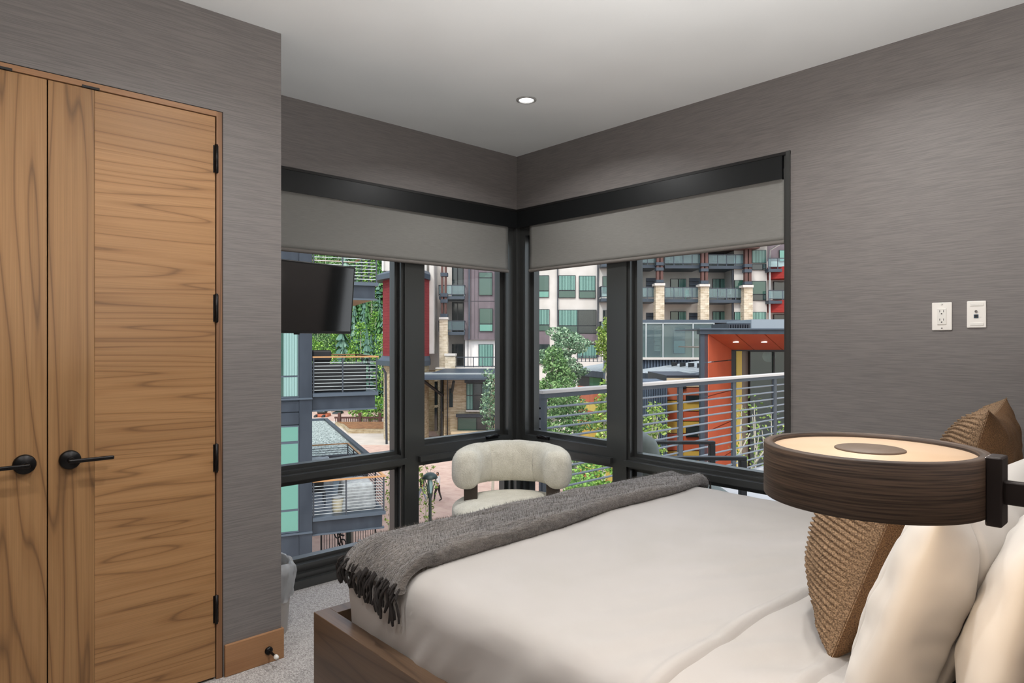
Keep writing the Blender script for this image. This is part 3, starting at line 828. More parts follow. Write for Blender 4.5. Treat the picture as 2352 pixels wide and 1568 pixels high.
courses('red_board', (srgb(150, 54, 50), srgb(140, 48, 46), srgb(158, 60, 56)), srgb(96, 32, 32), 1.0, 8.0, .30, .02)
mat('post_brown', srgb(88, 58, 52), 0.6)
speckle('orange_panel', srgb(176, 84, 56), srgb(184, 90, 60), 1.5, 0.55)
speckle('yellow_panel', srgb(186, 154, 66), srgb(194, 162, 76), 1.5, 0.55)
speckle('rust_panel', srgb(166, 92, 66), srgb(176, 100, 72), 1.5, 0.55)
mat('ochre_panel', srgb(196, 174, 84), 0.6)
mat('taupe_panel', srgb(122, 110, 98), 0.6)
speckle('corrugated', srgb(74, 88, 104), srgb(88, 102, 118), 2, 0.4, 0, stretch=(1, 1, .2))
mat('metal_roof', srgb(176, 182, 188), 0.45, 0.2)
mat('roof_unit_metal', srgb(140, 152, 162), .4, .3); mat('glass_film', srgb(150, 186, 186), 0.12, spec=0.7)
mat('bar_steel', srgb(128, 134, 140), .3, .5); mat('bright_steel', srgb(196, 204, 206), 0.3, 0.5)
m = courses('plaza_brick', (srgb(196, 170, 156), srgb(176, 148, 136), srgb(208, 184, 170)), srgb(160, 138, 126), 1.0, 1.2, .5)
speckle('concrete', srgb(186, 178, 168), srgb(202, 194, 184), .5, 0.9)
speckle('soil', srgb(150, 108, 72), srgb(120, 84, 56), 3, 0.95)
speckle('hill_grass', srgb(70, 110, 52), srgb(120, 150, 84), .12, 0.95, detail=5)
mat('bark', srgb(92, 80, 70), 0.9); mat('pale_bark', srgb(190, 184, 170), 0.9)
def leaf_mat(name, c1, c2, c3):
    m = mat(name, c1, 0.6, spec=.25)
    gi = N(m, 'ShaderNodeNewGeometry')
    c = ramp(m, gi.outputs['Random Per Island'], [(0.0, c1), (.5, c2), (1.0, c3)])
    base(m, c)
    return m
leaf_mat('leaf_aspen', srgb(50, 82, 42), srgb(92, 132, 74), srgb(152, 182, 124))
leaf_mat('leaf_yellow', srgb(82, 112, 46), srgb(130, 160, 74), srgb(180, 196, 112))
leaf_mat('leaf_grey', srgb(58, 90, 64), srgb(112, 146, 112), srgb(180, 204, 172))
leaf_mat('leaf_bright', srgb(56, 98, 38), srgb(108, 160, 66), srgb(170, 206, 104))
leaf_mat('needle_blue', srgb(62, 96, 84), srgb(88, 124, 108), srgb(120, 152, 132))
leaf_mat('needle_dark', srgb(46, 84, 48), srgb(64, 106, 60), srgb(92, 136, 80))
glassy('portal_glass', (.62, .72, .70, 1), 1.6)
mat('outdoor_grey', srgb(112, 120, 116), 0.9); mat('outdoor_black', srgb(20, 22, 25), 0.5)
speckle('cover_grey', srgb(150, 156, 158), srgb(178, 184, 186), 6, .7, .5, .03)
speckle('stool_beige', srgb(196, 188, 160), srgb(206, 198, 172), 10, .8)
mat('cloth_white', srgb(224, 222, 220), .8); mat('cloth_dark', srgb(52, 48, 46), .8); mat('cloth_denim', srgb(140, 150, 166), .8)
mat('skin', srgb(190, 140, 112), .6); mat('hair_dark', srgb(40, 32, 28), .7); mat('shoe', srgb(60, 56, 54), .6)
mat('lamp_green', srgb(58, 72, 70), .4, .3)
mat('pale_cap', srgb(196, 190, 184), .6); mat('deck_grey', srgb(176, 178, 180), .8)

# image pixel columns (c) and rows (r), projected out to depth v
def su(c, v): return (c-1176)/1501*v
def sz(r, v): return 1.38-(r-784)/1501*v
def fb(name, mt, par, c0, c1, r0, r1, v, dv, r=None):
    return BX(name, mt, par, su(c0, v), su(c1, v), v, v+dv, sz(r1, v), sz(r0, v), T=E, r=r)
def far_window(par, c0, c1, r0, r1, v, pane='curtain_pane', rows=(), cols=(), fw=1.2, name='window', proud=.12):
    w = fb(name, 'window_dark', par, c0, c1, r0, r1, v-proud, proud+.02)
    ys = [r0] + list(rows) + [r1]; xs = [c0] + list(cols) + [c1]
    k = 0
    for i in range(len(xs)-1):
        for j in range(len(ys)-1):
            pn = pane if isinstance(pane, str) else pane[k % len(pane)]; k += 1
            fb('pane', pn, w, xs[i]+fw, xs[i+1]-fw, ys[j]+fw, ys[j+1]-fw, v-proud-.04, .05)
    return w

# ------------------------------------------------------------------ ground, hill
m = MB(); m.box(-60, 60, 6, 95, GZ-.3, GZ, T=E); struct(m.build('ground_plaza', 'plaza_brick'))
m = MB(); m.prism([(su(745, 70), 57), (su(930, 57), 57), (su(985, 66), 66), (su(985, 74), 74), (su(745, 74), 74)], GZ, GZ+.03, T=E); struct(m.build('ground_concrete', 'concrete'))
def hillP(i, j):
    u = -95 + 300*i/80; v = 78 + 190*j/40
    z = GZ-1 + max(0, v-82)*.36 + 2.5*nz_(u*.03, v*.03, 1) + 1.0*nz_(u*.1, v*.1, 2)
    return E(u, v, z)
m = MB(); m.grid(hillP, 81, 41); struct(m.build('ground_hillside', 'hill_grass'))

# ------------------------------------------------------------------ trees
def leaf_cloud(name, mt, par, blobs, count, size, seed, jit=.9):
    rn = random.Random(seed); m = MB(); tot = sum(b[3]*b[4]*b[5] for b in blobs)
    for (x, y, z, rx, ry, rz) in blobs:
        n = max(6, int(count*rx*ry*rz/tot))
        for _ in range(n):
            while True:
                a, b, c = rn.uniform(-1, 1), rn.uniform(-1, 1), rn.uniform(-1, 1)
                q = a*a+b*b+c*c
                if q < 1 and q > rn.random()*.55: break
            p = Vector((x+a*rx, y+b*ry, z+c*rz))
            s = size*rn.uniform(.55, 1.3)
            d1 = Vector((rn.gauss(0, 1), rn.gauss(0, 1), rn.gauss(0, .8))).normalized()
            d2 = d1.cross(Vector((rn.gauss(0, 1), rn.gauss(0, 1), rn.gauss(0, 1)))).normalized()
            m.add([p-d1*s*.5, p+d2*s*.32, p+d1*s*.6, p-d2*s*.32], [(0, 1, 2, 3)])
    o = m.build(name, mt, par, fixn=False); o['kind'] = 'stuff'; return o
def aspen(label, c, v, rows, mt, spread, count, size, seed, bark='pale_bark', zbase=GZ, group='aspens in the courtyard', sparse=False, name='aspen_tree'):
    """c image column of the trunk, image rows (top, bottom of crown), spread half width in m"""
    u = su(c, v); zt, zb = sz(rows[0], v), sz(rows[1], v); rn = random.Random(seed)
    t = thing(name, label, 'tree', E(u, v, zbase), group)
    pts = [E(u + .12*math.sin(k*1.3+seed), v + .1*math.cos(k*1.7+seed), zbase + (zt-.4-zbase)*k/6) for k in range(7)]
    r0 = .035 if sparse else .09
    m = MB(); m.tube(pts, [r0*(1-.8*k/6) for k in range(7)], 7); m.build('trunk', bark, t)
    blobs = []; n = 7 if sparse else 12
    mb = MB()
    for k in range(n):
        f = k/(n-1); zz = zb + (zt-zb)*f; w = spread*(math.sin(math.pi*(.18+.80*(1-f)))**.8)
        a = rn.uniform(0, 6.28); d = w*.45*rn.random()**.5
        p = E(u + d*math.cos(a), v + d*math.sin(a), zz)
        blobs.append((p[0], p[1], p[2], max(.12, w*.62), max(.12, w*.62), (zt-zb)/n*1.1))
        q = E(u, v, max(zbase+.3, zz-.5)); mb.tube([q, p], [r0*.35, r0*.12], 5)
    mb.build('branches', bark, t)
    leaf_cloud('foliage', mt, t, blobs, count, size, seed)
    return t

# ------------------------------------------------------------------ our own balcony beyond the right-hand window
bal = struct(empty('floor_balcony', (2.6, -1.7, -.17)))
m = MB(); m.box(.2, 6.2, -3.8, .26, -.36, -.165); m.build('deck', 'deck_grey', bal)
m = MB(); m.box(.2, 6.2, .20, .27, -.165, -.12); m.build('kerb', 'deck_grey', bal)
RY = .22
t = thing('balcony_railing', 'dark metal railing with pale horizontal bars across our own balcony', 'railing', (3.2, RY, -.165))
BX('handrail', 'pale_cap', t, .44, 6.2, RY-.05, RY+.05, .962, .990, r=.004)
BX('top_channel', 'rail_metal', t, .44, 6.2, RY-.03, RY+.03, .925, .962)
for x in (.46, 2.43, 3.50, 4.50, 5.5, 6.15):
    BX('post', 'rail_metal', t, x, x+.07, RY-.012, RY+.012, -.165, .93)
b0 = None
for k in range(12):
    z = .845 - k*.0835
    m = MB(); m.tube([(.46, RY, z), (6.2, RY, z)], .0095, 8); m.build('bar', 'bar_steel', t)
# outdoor armchair on it
t = thing('outdoor_armchair', 'dark-framed outdoor armchair with grey rounded back on our balcony', 'chair', E(1.30, 4.85, -.165))
def oa(x0, x1, y0, y1, z0, z1, nm, mt, r=.004): BX(nm, mt, t, x0, x1, y0, y1, z0, z1, T=E, r=r)
for vv, dz in ((4.50, 0), (5.20, 0)):
    oa(.98, 1.62, vv, vv+.055, .560, .585, 'armrest', 'outdoor_black'); oa(1.575, 1.62, vv, vv+.055, -.165, .56, 'leg', 'outdoor_black')
    oa(.98, 1.02, vv, vv+.055, -.165, .56, 'leg', 'outdoor_black')
oa(1.0, 1.60, 4.555, 5.20, .10, .15, 'seat_frame', 'outdoor_black')
rounded = rounded_box(-.34, .34, -.09, .09, 0, .46, .085, (14, 6, 12), None, True)
def ocT(p): return E(1.0 + p[1]*1.0 - (p[2])*.12, 4.88 + p[0]*.9, .25 + p[2]*1.0)
rounded.v = [ocT(p) for p in rounded.v]; rounded.build('back_cushion', 'outdoor_grey', t)
rounded = rounded_box(-.30, .30, -.29, .29, 0, .14, .05, (10, 10, 5), None, True)
rounded.v = [E(1.30+p[0], 4.88+p[1], .15+p[2]) for p in rounded.v]; rounded.build('seat_cushion', 'outdoor_grey', t)

# ------------------------------------------------------------------ slate apartment block on the left with deep balconies
KA = (math.sin(rad(67)), math.cos(rad(67))); KB = (-math.sin(rad(23)), math.cos(rad(23)))
KU, KV = su(717, 18.9), 18.9
def K(a, b, z): return E(KU + KA[0]*a + KB[0]*b, KV + KA[1]*a + KB[1]*b, z)
def KX(name, mt, par, a0, a1, b0, b1, z0, z1, r=None): return BX(name, mt, par, a0, a1, b0, b1, z0, z1, T=K, r=r)
kz = lambda r: 1.38-(r-784)*18.9/1501  # image pixel row to height, at the facade corner's depth
slate = t = thing('slate_building', 'dark slate apartment block with mint windows beside the television', 'building', K(-2, 3, GZ))
KX('wall', 'slate_panel', t, -6, 0, .02, 12, GZ, 6.5)
for a0, a1 in ((-.36, 0), (-1.5, -1.12), (-2.6, -2.24)):
    KX('corner_pier', 'slate_panel', t, a0, a1-.005, -.05, .02, GZ, 6.5)
for r0, r1, mt in ((920, 944, 0), (945, 973, 0), (1221, 1330, 0), (1331, 1420, 0), (600, 640, 0)):
    for a0, a1 in ((-1.11, -.365), (-2.23, -1.51)):
        KX('cladding_panel', 'slate_panel', t, a0, a1, -.03, .02, kz(r1)+.01, kz(r0)-.01)
for a0, a1 in ((-1.11, -.365), (-2.23, -1.51)):
    for (ra, rb, panes) in ((640, 912, ((700, 861, 'green_pane'), (865, 908, 'green_pane'))), (975, 1218, ((978, 1010, 'mint_pane'), (1016, 1164, 'mint_pane'), (1169, 1214, 'mint_pane')))):
        w = KX('window', 'slate_trim', t, a0, a1, -.02, .02, kz(rb), kz(ra))
        for pa, pb, mt in panes:
            KX('pane', mt, w, a0+.06, a1-.03, -.028, -.015, kz(pb), kz(pa))
            if mt == 'green_pane':
                m = MB()
                def cur(i, j, a0=a0, a1=a1, pa=pa, pb=pb): return K(a0+.32+(a1-.04-a0-.32)*i/24, -.036+.010*math.sin(i*1.4), kz(pb)+(kz(pa)-kz(pb))*j)
                m.grid(cur, 25, 2); m.build('curtain', 'curtain', w)
for z in (kz(914), kz(1220), kz(914)+3.3):
    KX('sill', 'slate_trim', t, -2.7, .0, -.09, -.05, z-.03, z+.02)
def k_balcony(zd, a1, bd, bars, full_end=True):
    bb = empty('balcony', K(a1/2, bd/2, zd), slate)
    KX('deck', 'slate_trim', bb, 0.01, a1+.03, -.03, bd, zd-.10, zd)
    KX('soffit', 'soffit_tan', bb, .01, a1-.02, .14, bd, zd-.50, zd-.47)
    KX('fascia_beam', 'slate_panel', bb, .01, a1-.06, .06, .14, zd-.48, zd-.10)
    KX('fascia_beam', 'slate_panel', bb, a1-.14, a1-.06, .14, bd, zd-.48, zd-.10)
    KX('flange', 'slate_trim', bb, .01, a1, .03, .18, zd-.53, zd-.48)
    KX('handrail', 'handrail_wood', bb, .01, a1+.04, -.02, .06, zd+1.03, zd+1.07)
    KX('handrail', 'handrail_wood', bb, a1-.05, a1+.03, .06, bd, zd+1.03, zd+1.07)
    for p in (.04, a1*.46, a1-.02): KX('post', 'rail_metal', bb, p-.02, p+.02, 0, .04, zd, zd+1.03)
    nb = max(2, int(bd/1.2))
    for k in range(1, nb+1): KX('post', 'rail_metal', bb, a1-.03, a1+.01, bd*k/nb-.04, bd*k/nb, zd, zd+1.03)
    for k in range(bars):
        z = zd + .09 + k*(.90/bars)
        KX('bar', 'bright_steel', bb, .01, a1, .012, .028, z-.008, z+.008)
        KX('bar', 'slate_dark', bb, a1-.018, a1-.002, .03, bd, z-.009, z+.009)
        if bd > 5 or True: KX('bar', 'slate_dark', bb, .02, a1, bd-.03, bd-.01, z-.009, z+.009)
    KX('handrail', 'handrail_wood', bb, .02, a1, bd-.05, bd+.02, zd+1.03, zd+1.07)
    return bb
k_balcony(3.146, 1.88, 3.9, 9)
k_balcony(-.124, 1.88, 3.6, 9)
k_balcony(-3.73, 2.10, 6.9, 10)
# things on those balconies
t = thing('barbecue_grill', 'black covered barbecue behind the bars of the middle slate balcony', 'grill', K(.6, 1.1, -.124))
KX('cabinet', 'outdoor_black', t, .06, 1.62, .35, 1.0, -.12, .70, r=.03); KX('hood', 'outdoor_black', t, .05, .62, .55, .9, .78, 1.12, r=.05)
KX('hood_stand', 'outdoor_black', t, .1, .57, .58, .88, -.12, .78)
t = thing('covered_furniture', 'grey weather cover draped over furniture on the lower slate terrace', 'furniture cover', K(1.4, .9, -3.73))
rb = rounded_box(-.50, .50, -.6, .6, 0, .80, .10, (16, 16, 10), lambda w, d: .03*nz_(w.x*5, w.y*5, w.z*4)); rb.v = [K(1.42+p[0]*(1.06-.25*p[2]), .95+p[1], -3.73+p[2]) for p in rb.v]; rb.build('cover', 'cover_grey', t)
t = thing('covered_table', 'pale sheet-covered table at the back of the lower slate terrace', 'furniture cover', K(.7, 4.6, -3.73))
rb = rounded_box(-.8, .8, -.7, .7, 0, .82, .06, (14, 14, 8), lambda w, d: .03*nz_(w.x*4, w.y*4, w.z*4)); rb.v = [K(.62+p[0]*.7, 4.9+p[1], -3.73+p[2]) for p in rb.v]; rb.build('cover', 'cover_grey', t)
t = thing('garden_stool', 'round beige drum stool on the lower slate terrace', 'stool', K(.78, .55, -3.73))
q = K(.80, .55, -3.73); m = MB(); m.lathe([(.15, 0), (.17, .05), (.17, .36), (.15, .40)], q, 24); m.build('drum', 'stool_beige', t)
m = MB(); m.lathe([(.18, .40), (.185, .42), (.18, .45), (0, .455)], q, 24); m.build('top', 'cover_grey', t)
t = thing('terrace_chair', 'black metal chair on the lower slate terrace beside the wall', 'chair', K(.25, 1.6, -3.73))
KX('seat', 'outdoor_black', t, .05, .55, 1.4, 1.9, -3.31, -3.27); KX('backrest', 'outdoor_black', t, .05, .55, 1.88, 1.93, -3.27, -2.85)
for a_, b_ in ((.06, 1.41), (.52, 1.41), (.06, 1.88), (.52, 1.88)): KX('leg', 'outdoor_black', t, a_, a_+.03, b_, b_+.03, -3.73, -3.31)

# low gravel roof beyond the terrace
t = thing('gravel_roof_building', 'low building with gravel roof and black edge below the slate balconies', 'building', K(-1, 20, GZ))
KX('wall', 'slate_dark', t, -8, 3.95, 12.7, 28.4, GZ, -4.36); KX('roof', 'gravel_roof', t, -8, 3.8, 12.9, 28.2, -4.36, -4.22)
KX('parapet', 'slate_dark', t, 3.8, 4.05, 12.6, 28.5, -4.65, -4.10); KX('parapet', 'slate_dark', t, -8, 3.8, 12.6, 12.85, -4.65, -4.10); KX('parapet', 'slate_trim', t, -8, 3.8, 28.25, 28.5, -4.5, -4.08)

# yard gate with a bicycle under the terrace
t = thing('yard_fence', 'black vertical-bar yard fence below the lowest slate balcony', 'fence', E(su(790, 27.5), 27.5, GZ))
fa, fb_ = Vector((su(738, 26.6), 26.6)), Vector((su(862, 28.6), 28.6))
def FT(g, z, o=0): p = fa + (fb_-fa)*g; return E(p.x, p.y+o, z)
for z in (GZ+.12, GZ+.3, GZ+1.45):
    m = MB(); m.tube([FT(0, z), FT(1, z)], .022, 6); m.build('rail', 'outdoor_black', t)
for k in range(22):
    g = k/21; m = MB(); m.tube([FT(g, GZ), FT(g, GZ+1.5)], .035 if k in (0, 21) else .012, 6); m.build('post' if k in (0, 21) else 'bar', 'outdoor_black', t)
t = thing('bicycle', 'black bicycle leaning upright behind the yard fence', 'bicycle', E(su(776, 27.4), 27.4, GZ))
def wheel(g, z, r):
    c = FT(g, z, .22); pts = [(c[0]+RT[0]*r*math.cos(a)*.45, c[1]+RT[1]*r*math.cos(a)*.45, c[2]+r*math.sin(a)) for a in [2*math.pi*k/24 for k in range(25)]]
    m = MB(); m.tube(pts, .028, 6, cap=False); m.build('wheel', 'outdoor_black', t)
wheel(.26, GZ+1.15, .34); wheel(.36, GZ+.36, .34)
m = MB(); m.tube([FT(.26, GZ+1.15, .2), FT(.31, GZ+.85, .2), FT(.36, GZ+.36, .2), FT(.28, GZ+.55, .2), FT(.26, GZ+1.15, .2)], .03, 6); m.build('frame', 'outdoor_black', t)
m = MB(); m.tube([FT(.22, GZ+1.5, .2), FT(.27, GZ+1.45, .2)], .02, 6); m.build('handlebar', 'outdoor_black', t)
m = MB(); m.tube([FT(.38, GZ+.85, .2), FT(.33, GZ+.9, .2)], .04, 6); m.build('saddle', 'outdoor_black', t)
t = thing('utility_cabinet', 'slim green utility cabinet beside the bicycle behind the fence', 'cabinet', E(su(800, 27.9), 27.9, GZ))
fb('cabinet', 'lamp_green', t, 795, 806, 1212, 1258, 27.9, .3); fb('post', 'lamp_green', t, 799, 803, 1250, 1285, 27.95, .1)

# ------------------------------------------------------------------ planter, rail and cars at the edge of the plaza
t = thing('planter_bed', 'low stone planter with bare soil in front of the brown rail', 'planter', E(su(840, 66), 66, GZ))
m = MB(); m.prism([(su(775, 66), 68), (su(800, 64), 64), (su(884, 64), 64), (su(884, 70), 70), (su(770, 70), 70)], GZ, GZ+.45, T=E); m.build('stone_kerb', 'ledge_stone', t)
m = MB(); m.prism([(su(779, 66), 67.9), (su(802, 64.3), 64.4), (su(882, 64.3), 64.4), (su(882, 69.6), 69.6), (su(775, 69.6), 69.6)], GZ+.45, GZ+.50, T=E); m.build('soil', 'soil', t)
t = thing('plaza_railing', 'dark brown timber railing behind the planter at the plaza edge', 'railing', E(su(830, 70.5), 70.5, GZ))
for c in (779, 826, 872): fb('post', 'post_brown', t, c-3, c+3, 948, 980, 70.4, .3)
fb('rail', 'post_brown', t, 768, 880, 957, 961, 70.5, .2); fb('rail', 'post_brown', t, 768, 880, 973, 977, 70.5, .2)
for k in range(26): fb('baluster', 'post_brown', t, 770+k*4.2, 771.6+k*4.2, 961, 973, 70.55, .1)
for i, (c0, c1, r0, r1, mt, lb) in enumerate(((722, 752, 942, 960, 'rust_panel', 'orange-tan parked van beyond the brown railing'), (757, 790, 946, 962, 'bright_steel', 'silver parked car beyond the brown railing'))):
    v = 78+i*3; t = thing('parked_car', lb, 'car', E(su((c0+c1)/2, v), v, GZ))
    fb('body', mt, t, c0, c1, (r0+r1)/2, r1, v, 1.8, r=.2); fb('cabin', 'dark_pane', t, c0+5, c1-6, r0, (r0+r1)/2+.5, v+.2, 1.4, r=.2)
    for cx in (c0+6, c1-6):
        q = E(su(cx, v), v-.05, sz(r1, v)+.1); m = MB(); m.lathe([(0, 0), (.33, 0), (.33, .2), (0, .2)], q, 16, 'y', caps=False); m.build('wheel', 'outdoor_black', t)

# ------------------------------------------------------------------ hillside forest
def conifer_proto(mt, seed):
    rn = random.Random(seed); m = MB()
    for k in range(11):
        z0 = 1.2 + k*.80; r = 1.9*(1-k/11.5)
        n = 9
        for i in range(n):
            a = 2*math.pi*(i+rn.random()*.7)/n; rr = r*rn.uniform(.75, 1.1); d = .35
            m.add([(0, 0, z0+1.0), (rr*math.cos(a-d), rr*math.sin(a-d), z0+rn.uniform(-.2, .1)), (rr*1.08*math.cos(a), rr*1.08*math.sin(a), z0-.15), (rr*math.cos(a+d), rr*math.sin(a+d), z0+rn.uniform(-.2, .1))], [(0, 1, 2), (0, 2, 3)])
    return m
def broad_proto(mt, seed):
    rn = random.Random(seed); m = MB()
    for k in range(1300):
        f = rn.random(); z = 2.0 + f*7.0; r = 1.55*math.sin(math.pi*(.10+.80*(1-f)))**.9
        a = rn.uniform(0, 6.28); q = r*rn.random()**.4
        p = Vector((q*math.cos(a), q*math.sin(a), z)); s = rn.uniform(.14, .32)
        d1 = Vector((rn.gauss(0, 1), rn.gauss(0, 1), rn.gauss(0, .6))).normalized(); d2 = d1.cross(Vector((rn.gauss(0, 1), rn.gauss(0, 1), 1))).normalized()
        m.add([p-d1*s*.5, p+d2*s*.4, p+d1*s*.6, p-d2*s*.4], [(0, 1, 2, 3)])
    return m
kinds = [('spruce_tree', conifer_proto, 'needle_blue', 'blue-green spruce in the forest on the hillside beyond the plaza', 'bark'),
         ('fir_tree', conifer_proto, 'needle_dark', 'dark green fir in the forest on the hillside beyond the plaza', 'bark'),
         ('hillside_aspen', broad_proto, 'leaf_bright', 'bright green aspen in the forest on the hillside beyond the plaza', 'pale_bark'),
         ('hillside_birch', broad_proto, 'leaf_aspen', 'soft green birch in the forest on the hillside beyond the plaza', 'pale_bark')]
protos = []
for i, (nm, fn, mt, lb, bk_) in enumerate(kinds):
    tr = MB(); tr.tube([(0, 0, -1), (0, 0, 8)], [.16, .05], 6)
    protos.append((fn(mt, i+1), tr))
first = {}
def forest_tree(kind, u, v, s):
    nm, fn, mt, lb, bk_ = kinds[kind]
    zg = GZ-1 + max(0, v-82)*.36 + 2.5*nz_(u*.03, v*.03, 1) + 1.0*nz_(u*.1, v*.1, 2)
    where = 'at the foot of the wooded hillside' if v < 100 else ('halfway up the wooded hillside' if v < 140 else 'high on the wooded hillside')
    t = thing(nm, lb.replace('in the forest on the hillside', where), 'tree', E(u, v, zg-.2), 'forest trees on the hillside')
    if kind not in first:
        cr = protos[kind][0].build('foliage', mt, None, origin=(0, 0, 0), fixn=False); tk = protos[kind][1].build('trunk', bk_, None, origin=(0, 0, 0))
        first[kind] = (cr, tk)
    else:
        cr, tk = (x.copy() for x in first[kind]); COL.objects.link(cr); COL.objects.link(tk)
    for o in (cr, tk):
        o.parent = t; o.location = (0, 0, 0); o['kind'] = 'stuff' if o is cr else 'thing'
    t.rotation_euler.z = random.uniform(0, 6.28); t.scale = (s*random.uniform(.85, 1.15),)*2 + (s*random.uniform(.9, 1.25),)
rf = random.Random(21)
row = 0
for v in (86, 93, 101, 110, 120, 132, 146, 162, 180, 200, 222):
    c = 708 + rf.uniform(0, 10)
    while c < 908:
        k = rf.choice((0, 0, 1, 2, 3) if v < 105 else (0, 1, 1, 2, 3))
        forest_tree(k, su(c, v), v + rf.uniform(-2, 2), rf.uniform(.75, 1.15)*(1.0 if v < 120 else 1.25))
        c += rf.uniform(14, 22)*(100/v)**.35

# ------------------------------------------------------------------ red tower on a stone base
v = 58
t = thing('red_tower', 'dark red clapboard tower with blue eaves on a stone base beyond the plaza', 'building', E(su(930, v), v, GZ))
m = MB(); P6 = [(su(879, 60), 60), (su(905, 57.5), 57.5), (su(968, 57.5), 57.5), (su(986, 59.5), 59.5), (su(986, 62.4), 62.4), (su(879, 62.4), 62.4)]
m.prism(P6, sz(838, v), sz(640, v), T=E); m.build('red_wall', 'red_siding', t)
P7 = [(su(881, 60), 60.2), (su(906, 57.8), 57.8), (su(967, 57.8), 57.8), (su(985, 59.7), 59.7), (su(985, 62.4), 62.4), (su(881, 62.4), 62.4)]
m = MB(); m.prism(P7, GZ, sz(838, v), T=E); m.build('stone_base', 'ledge_stone', t)
def eave(ra, rb, out, nm):
    m = MB(); lo = [(p[0]-out*(1 if i in (0, 1, 5) else -1)*(.9 if i in (0, 5) else .3), p[1]-out*(i < 4)) for i, p in enumerate(P6)]
    n = len(P6)
    vs_ = [E(p[0], p[1], sz(rb, v)) for p in lo] + [E(p[0], p[1], sz(rb, v)+.45) for p in lo] + [E(p[0], p[1], sz(ra, v)) for p in P6]
    fs = [tuple(range(n))] + [(i, (i+1) % n, n+(i+1) % n, n+i) for i in range(n)] + [(n+i, n+(i+1) % n, 2*n+(i+1) % n, 2*n+i) for i in range(n)] + [tuple(range(2*n, 3*n))]
    m.add(vs_, fs); m.build(nm, 'roof_trim', t)
eave(620, 640, .55, 'upper_eave'); eave(818, 840, .45, 'lower_eave')
fb('dormer', 'cream', t, 877, 980, 560, 622, 61, 6); fb('dormer_trim', 'cloth_white', t, 877, 881, 560, 622, 60.8, .2)
m = MB(); m.tube([E(su(877, 57), 57.3, sz(845, 57)), E(su(884, 57), 57.3, sz(856, 57)), E(su(886, 57), 57.4, GZ)], .10, 8); m.build('downpipe', 'slate_dark', t)
fb('cream_strip', 'cream', t, 986, 996, 590, 812, 59.6, 3)

# ------------------------------------------------------------------ cream and stone hotel block in the middle
v = 61
t = hotel = thing('hotel_middle', 'cream and mauve hotel block with stone base seen beside the corner post', 'building', E(su(1070, v), v, GZ))
fb('cream_wall', 'cream', t, 984, 1072, 540, 850, v+3.0, 8); fb('mauve_wall', 'mauve_panel', t, 1066, 1168, 540, 780, v, 8)
for c in (1082, 1090, 1098, 1135, 1142): fb('panel_seam', 'slate_dark', t, c, c+.35, 590, 777, v-.03, .05)
for r in (691,): fb('panel_seam', 'slate_dark', t, 1066, 1140, r, r+.8, v-.03, .05)
fb('white_wall', 'cloth_white', t, 1068, 1168, 780, 850, v+.4, 8)
fb('downpipe', 'roof_trim', t, 1076, 1079, 560, 779, v-.2, .15); fb('downpipe', 'slate_dark', t, 1074, 1075.5, 779, 845, v-.1, .2)
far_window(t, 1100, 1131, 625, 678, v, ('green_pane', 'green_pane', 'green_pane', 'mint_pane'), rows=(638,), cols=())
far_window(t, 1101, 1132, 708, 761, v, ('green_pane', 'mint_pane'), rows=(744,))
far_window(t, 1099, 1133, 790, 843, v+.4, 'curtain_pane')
for r0, r1 in ((590, 680), (693, 764), (790, 842)):
    far_window(t, 1038, 1064, r0, r1, v+3.0, ('dark_pane', 'dark_pane'), cols=(1051,))
def hotel_balcony(par, c0, c1, r_top, r_deck, v, dv, panes=2, side=True, glass='rail_glass'):
    b = empty('balcony', E(su((c0+c1)/2, v), v, sz(r_deck, v)), par)
    h = .30*v/60
    fb('deck', 'roof_trim', b, c0, c1, r_deck, r_deck+7, v, dv); fb('top_rail', 'rail_metal', b, c0, c1, r_top, r_top+1.6, v, .08); fb('bottom_rail', 'rail_metal', b, c0, c1, r_deck-5, r_deck-3.6, v, .08)
    for k in range(panes+1):
        c = c0 + (c1-c0)*k/panes; fb('rail_post', 'slate_trim', b, c-.7, c+.7, r_top, r_deck, v, .08)
    for k in range(panes):
        ca, cb = c0+(c1-c0)*k/panes, c0+(c1-c0)*(k+1)/panes; fb('glass_panel', glass, b, ca+.9, cb-.9, r_top+2, r_deck-5, v+.03, .02)
    if side:
        for c in (c0, c1):
            u = su(c, v); m = MB(); m.box(u-.04, u+.04, v, v+dv, sz(r_top+1.6, v), sz(r_top, v), T=E); m.box(u-.04, u+.04, v, v+dv, sz(r_deck-3.6, v), sz(r_deck-5, v), T=E)
            for k in range(5): m.box(u-.03, u+.03, v+dv*k/5, v+dv*k/5+.06, sz(r_deck-4, v), sz(r_top, v), T=E)
            m.build('side_rail', 'slate_dark', b)
    return b
hotel_balcony(t, 1008, 1067, 654, 680, v-.6, 3.4); hotel_balcony(t, 1008, 1067, 736, 762, v-.6, 3.4)
p = empty('pier', E(su(1018, v-1), v-1, GZ), t)
fb('stone', 'pale_stone', p, 1009, 1028, 732, 860, v-1, 1.0); fb('cap', 'cream', p, 1008, 1029, 728, 733, v-1.1, 1.2)
for c in (1013, 1021): fb('timber_post', 'post_brown', p, c, c+4.5, 590, 728, v-.8, .4)
for r in (626, 673, 687, 720): fb('steel_band', 'roof_trim', p, 1011.5, 1028, r, r+8, v-.9, .7)
p = empty('pier', E(su(1034, v-2), v-2, GZ), t)
fb('stone', 'pale_stone', p, 1022, 1045, 816, 862, v-2, 1.4); fb('cap', 'cream', p, 1020.5, 1046, 812, 817, v-2.1, 1.6)
b = empty('terrace_rail', E(su(1090, v-2), v-2, sz(845, v-2)), t)
fb('top_rail', 'rail_metal', b, 1045, 1170, 819, 821, v-1.6, .1); fb('bottom_rail', 'rail_metal', b, 1045, 1170, 840, 842, v-1.6, .1)
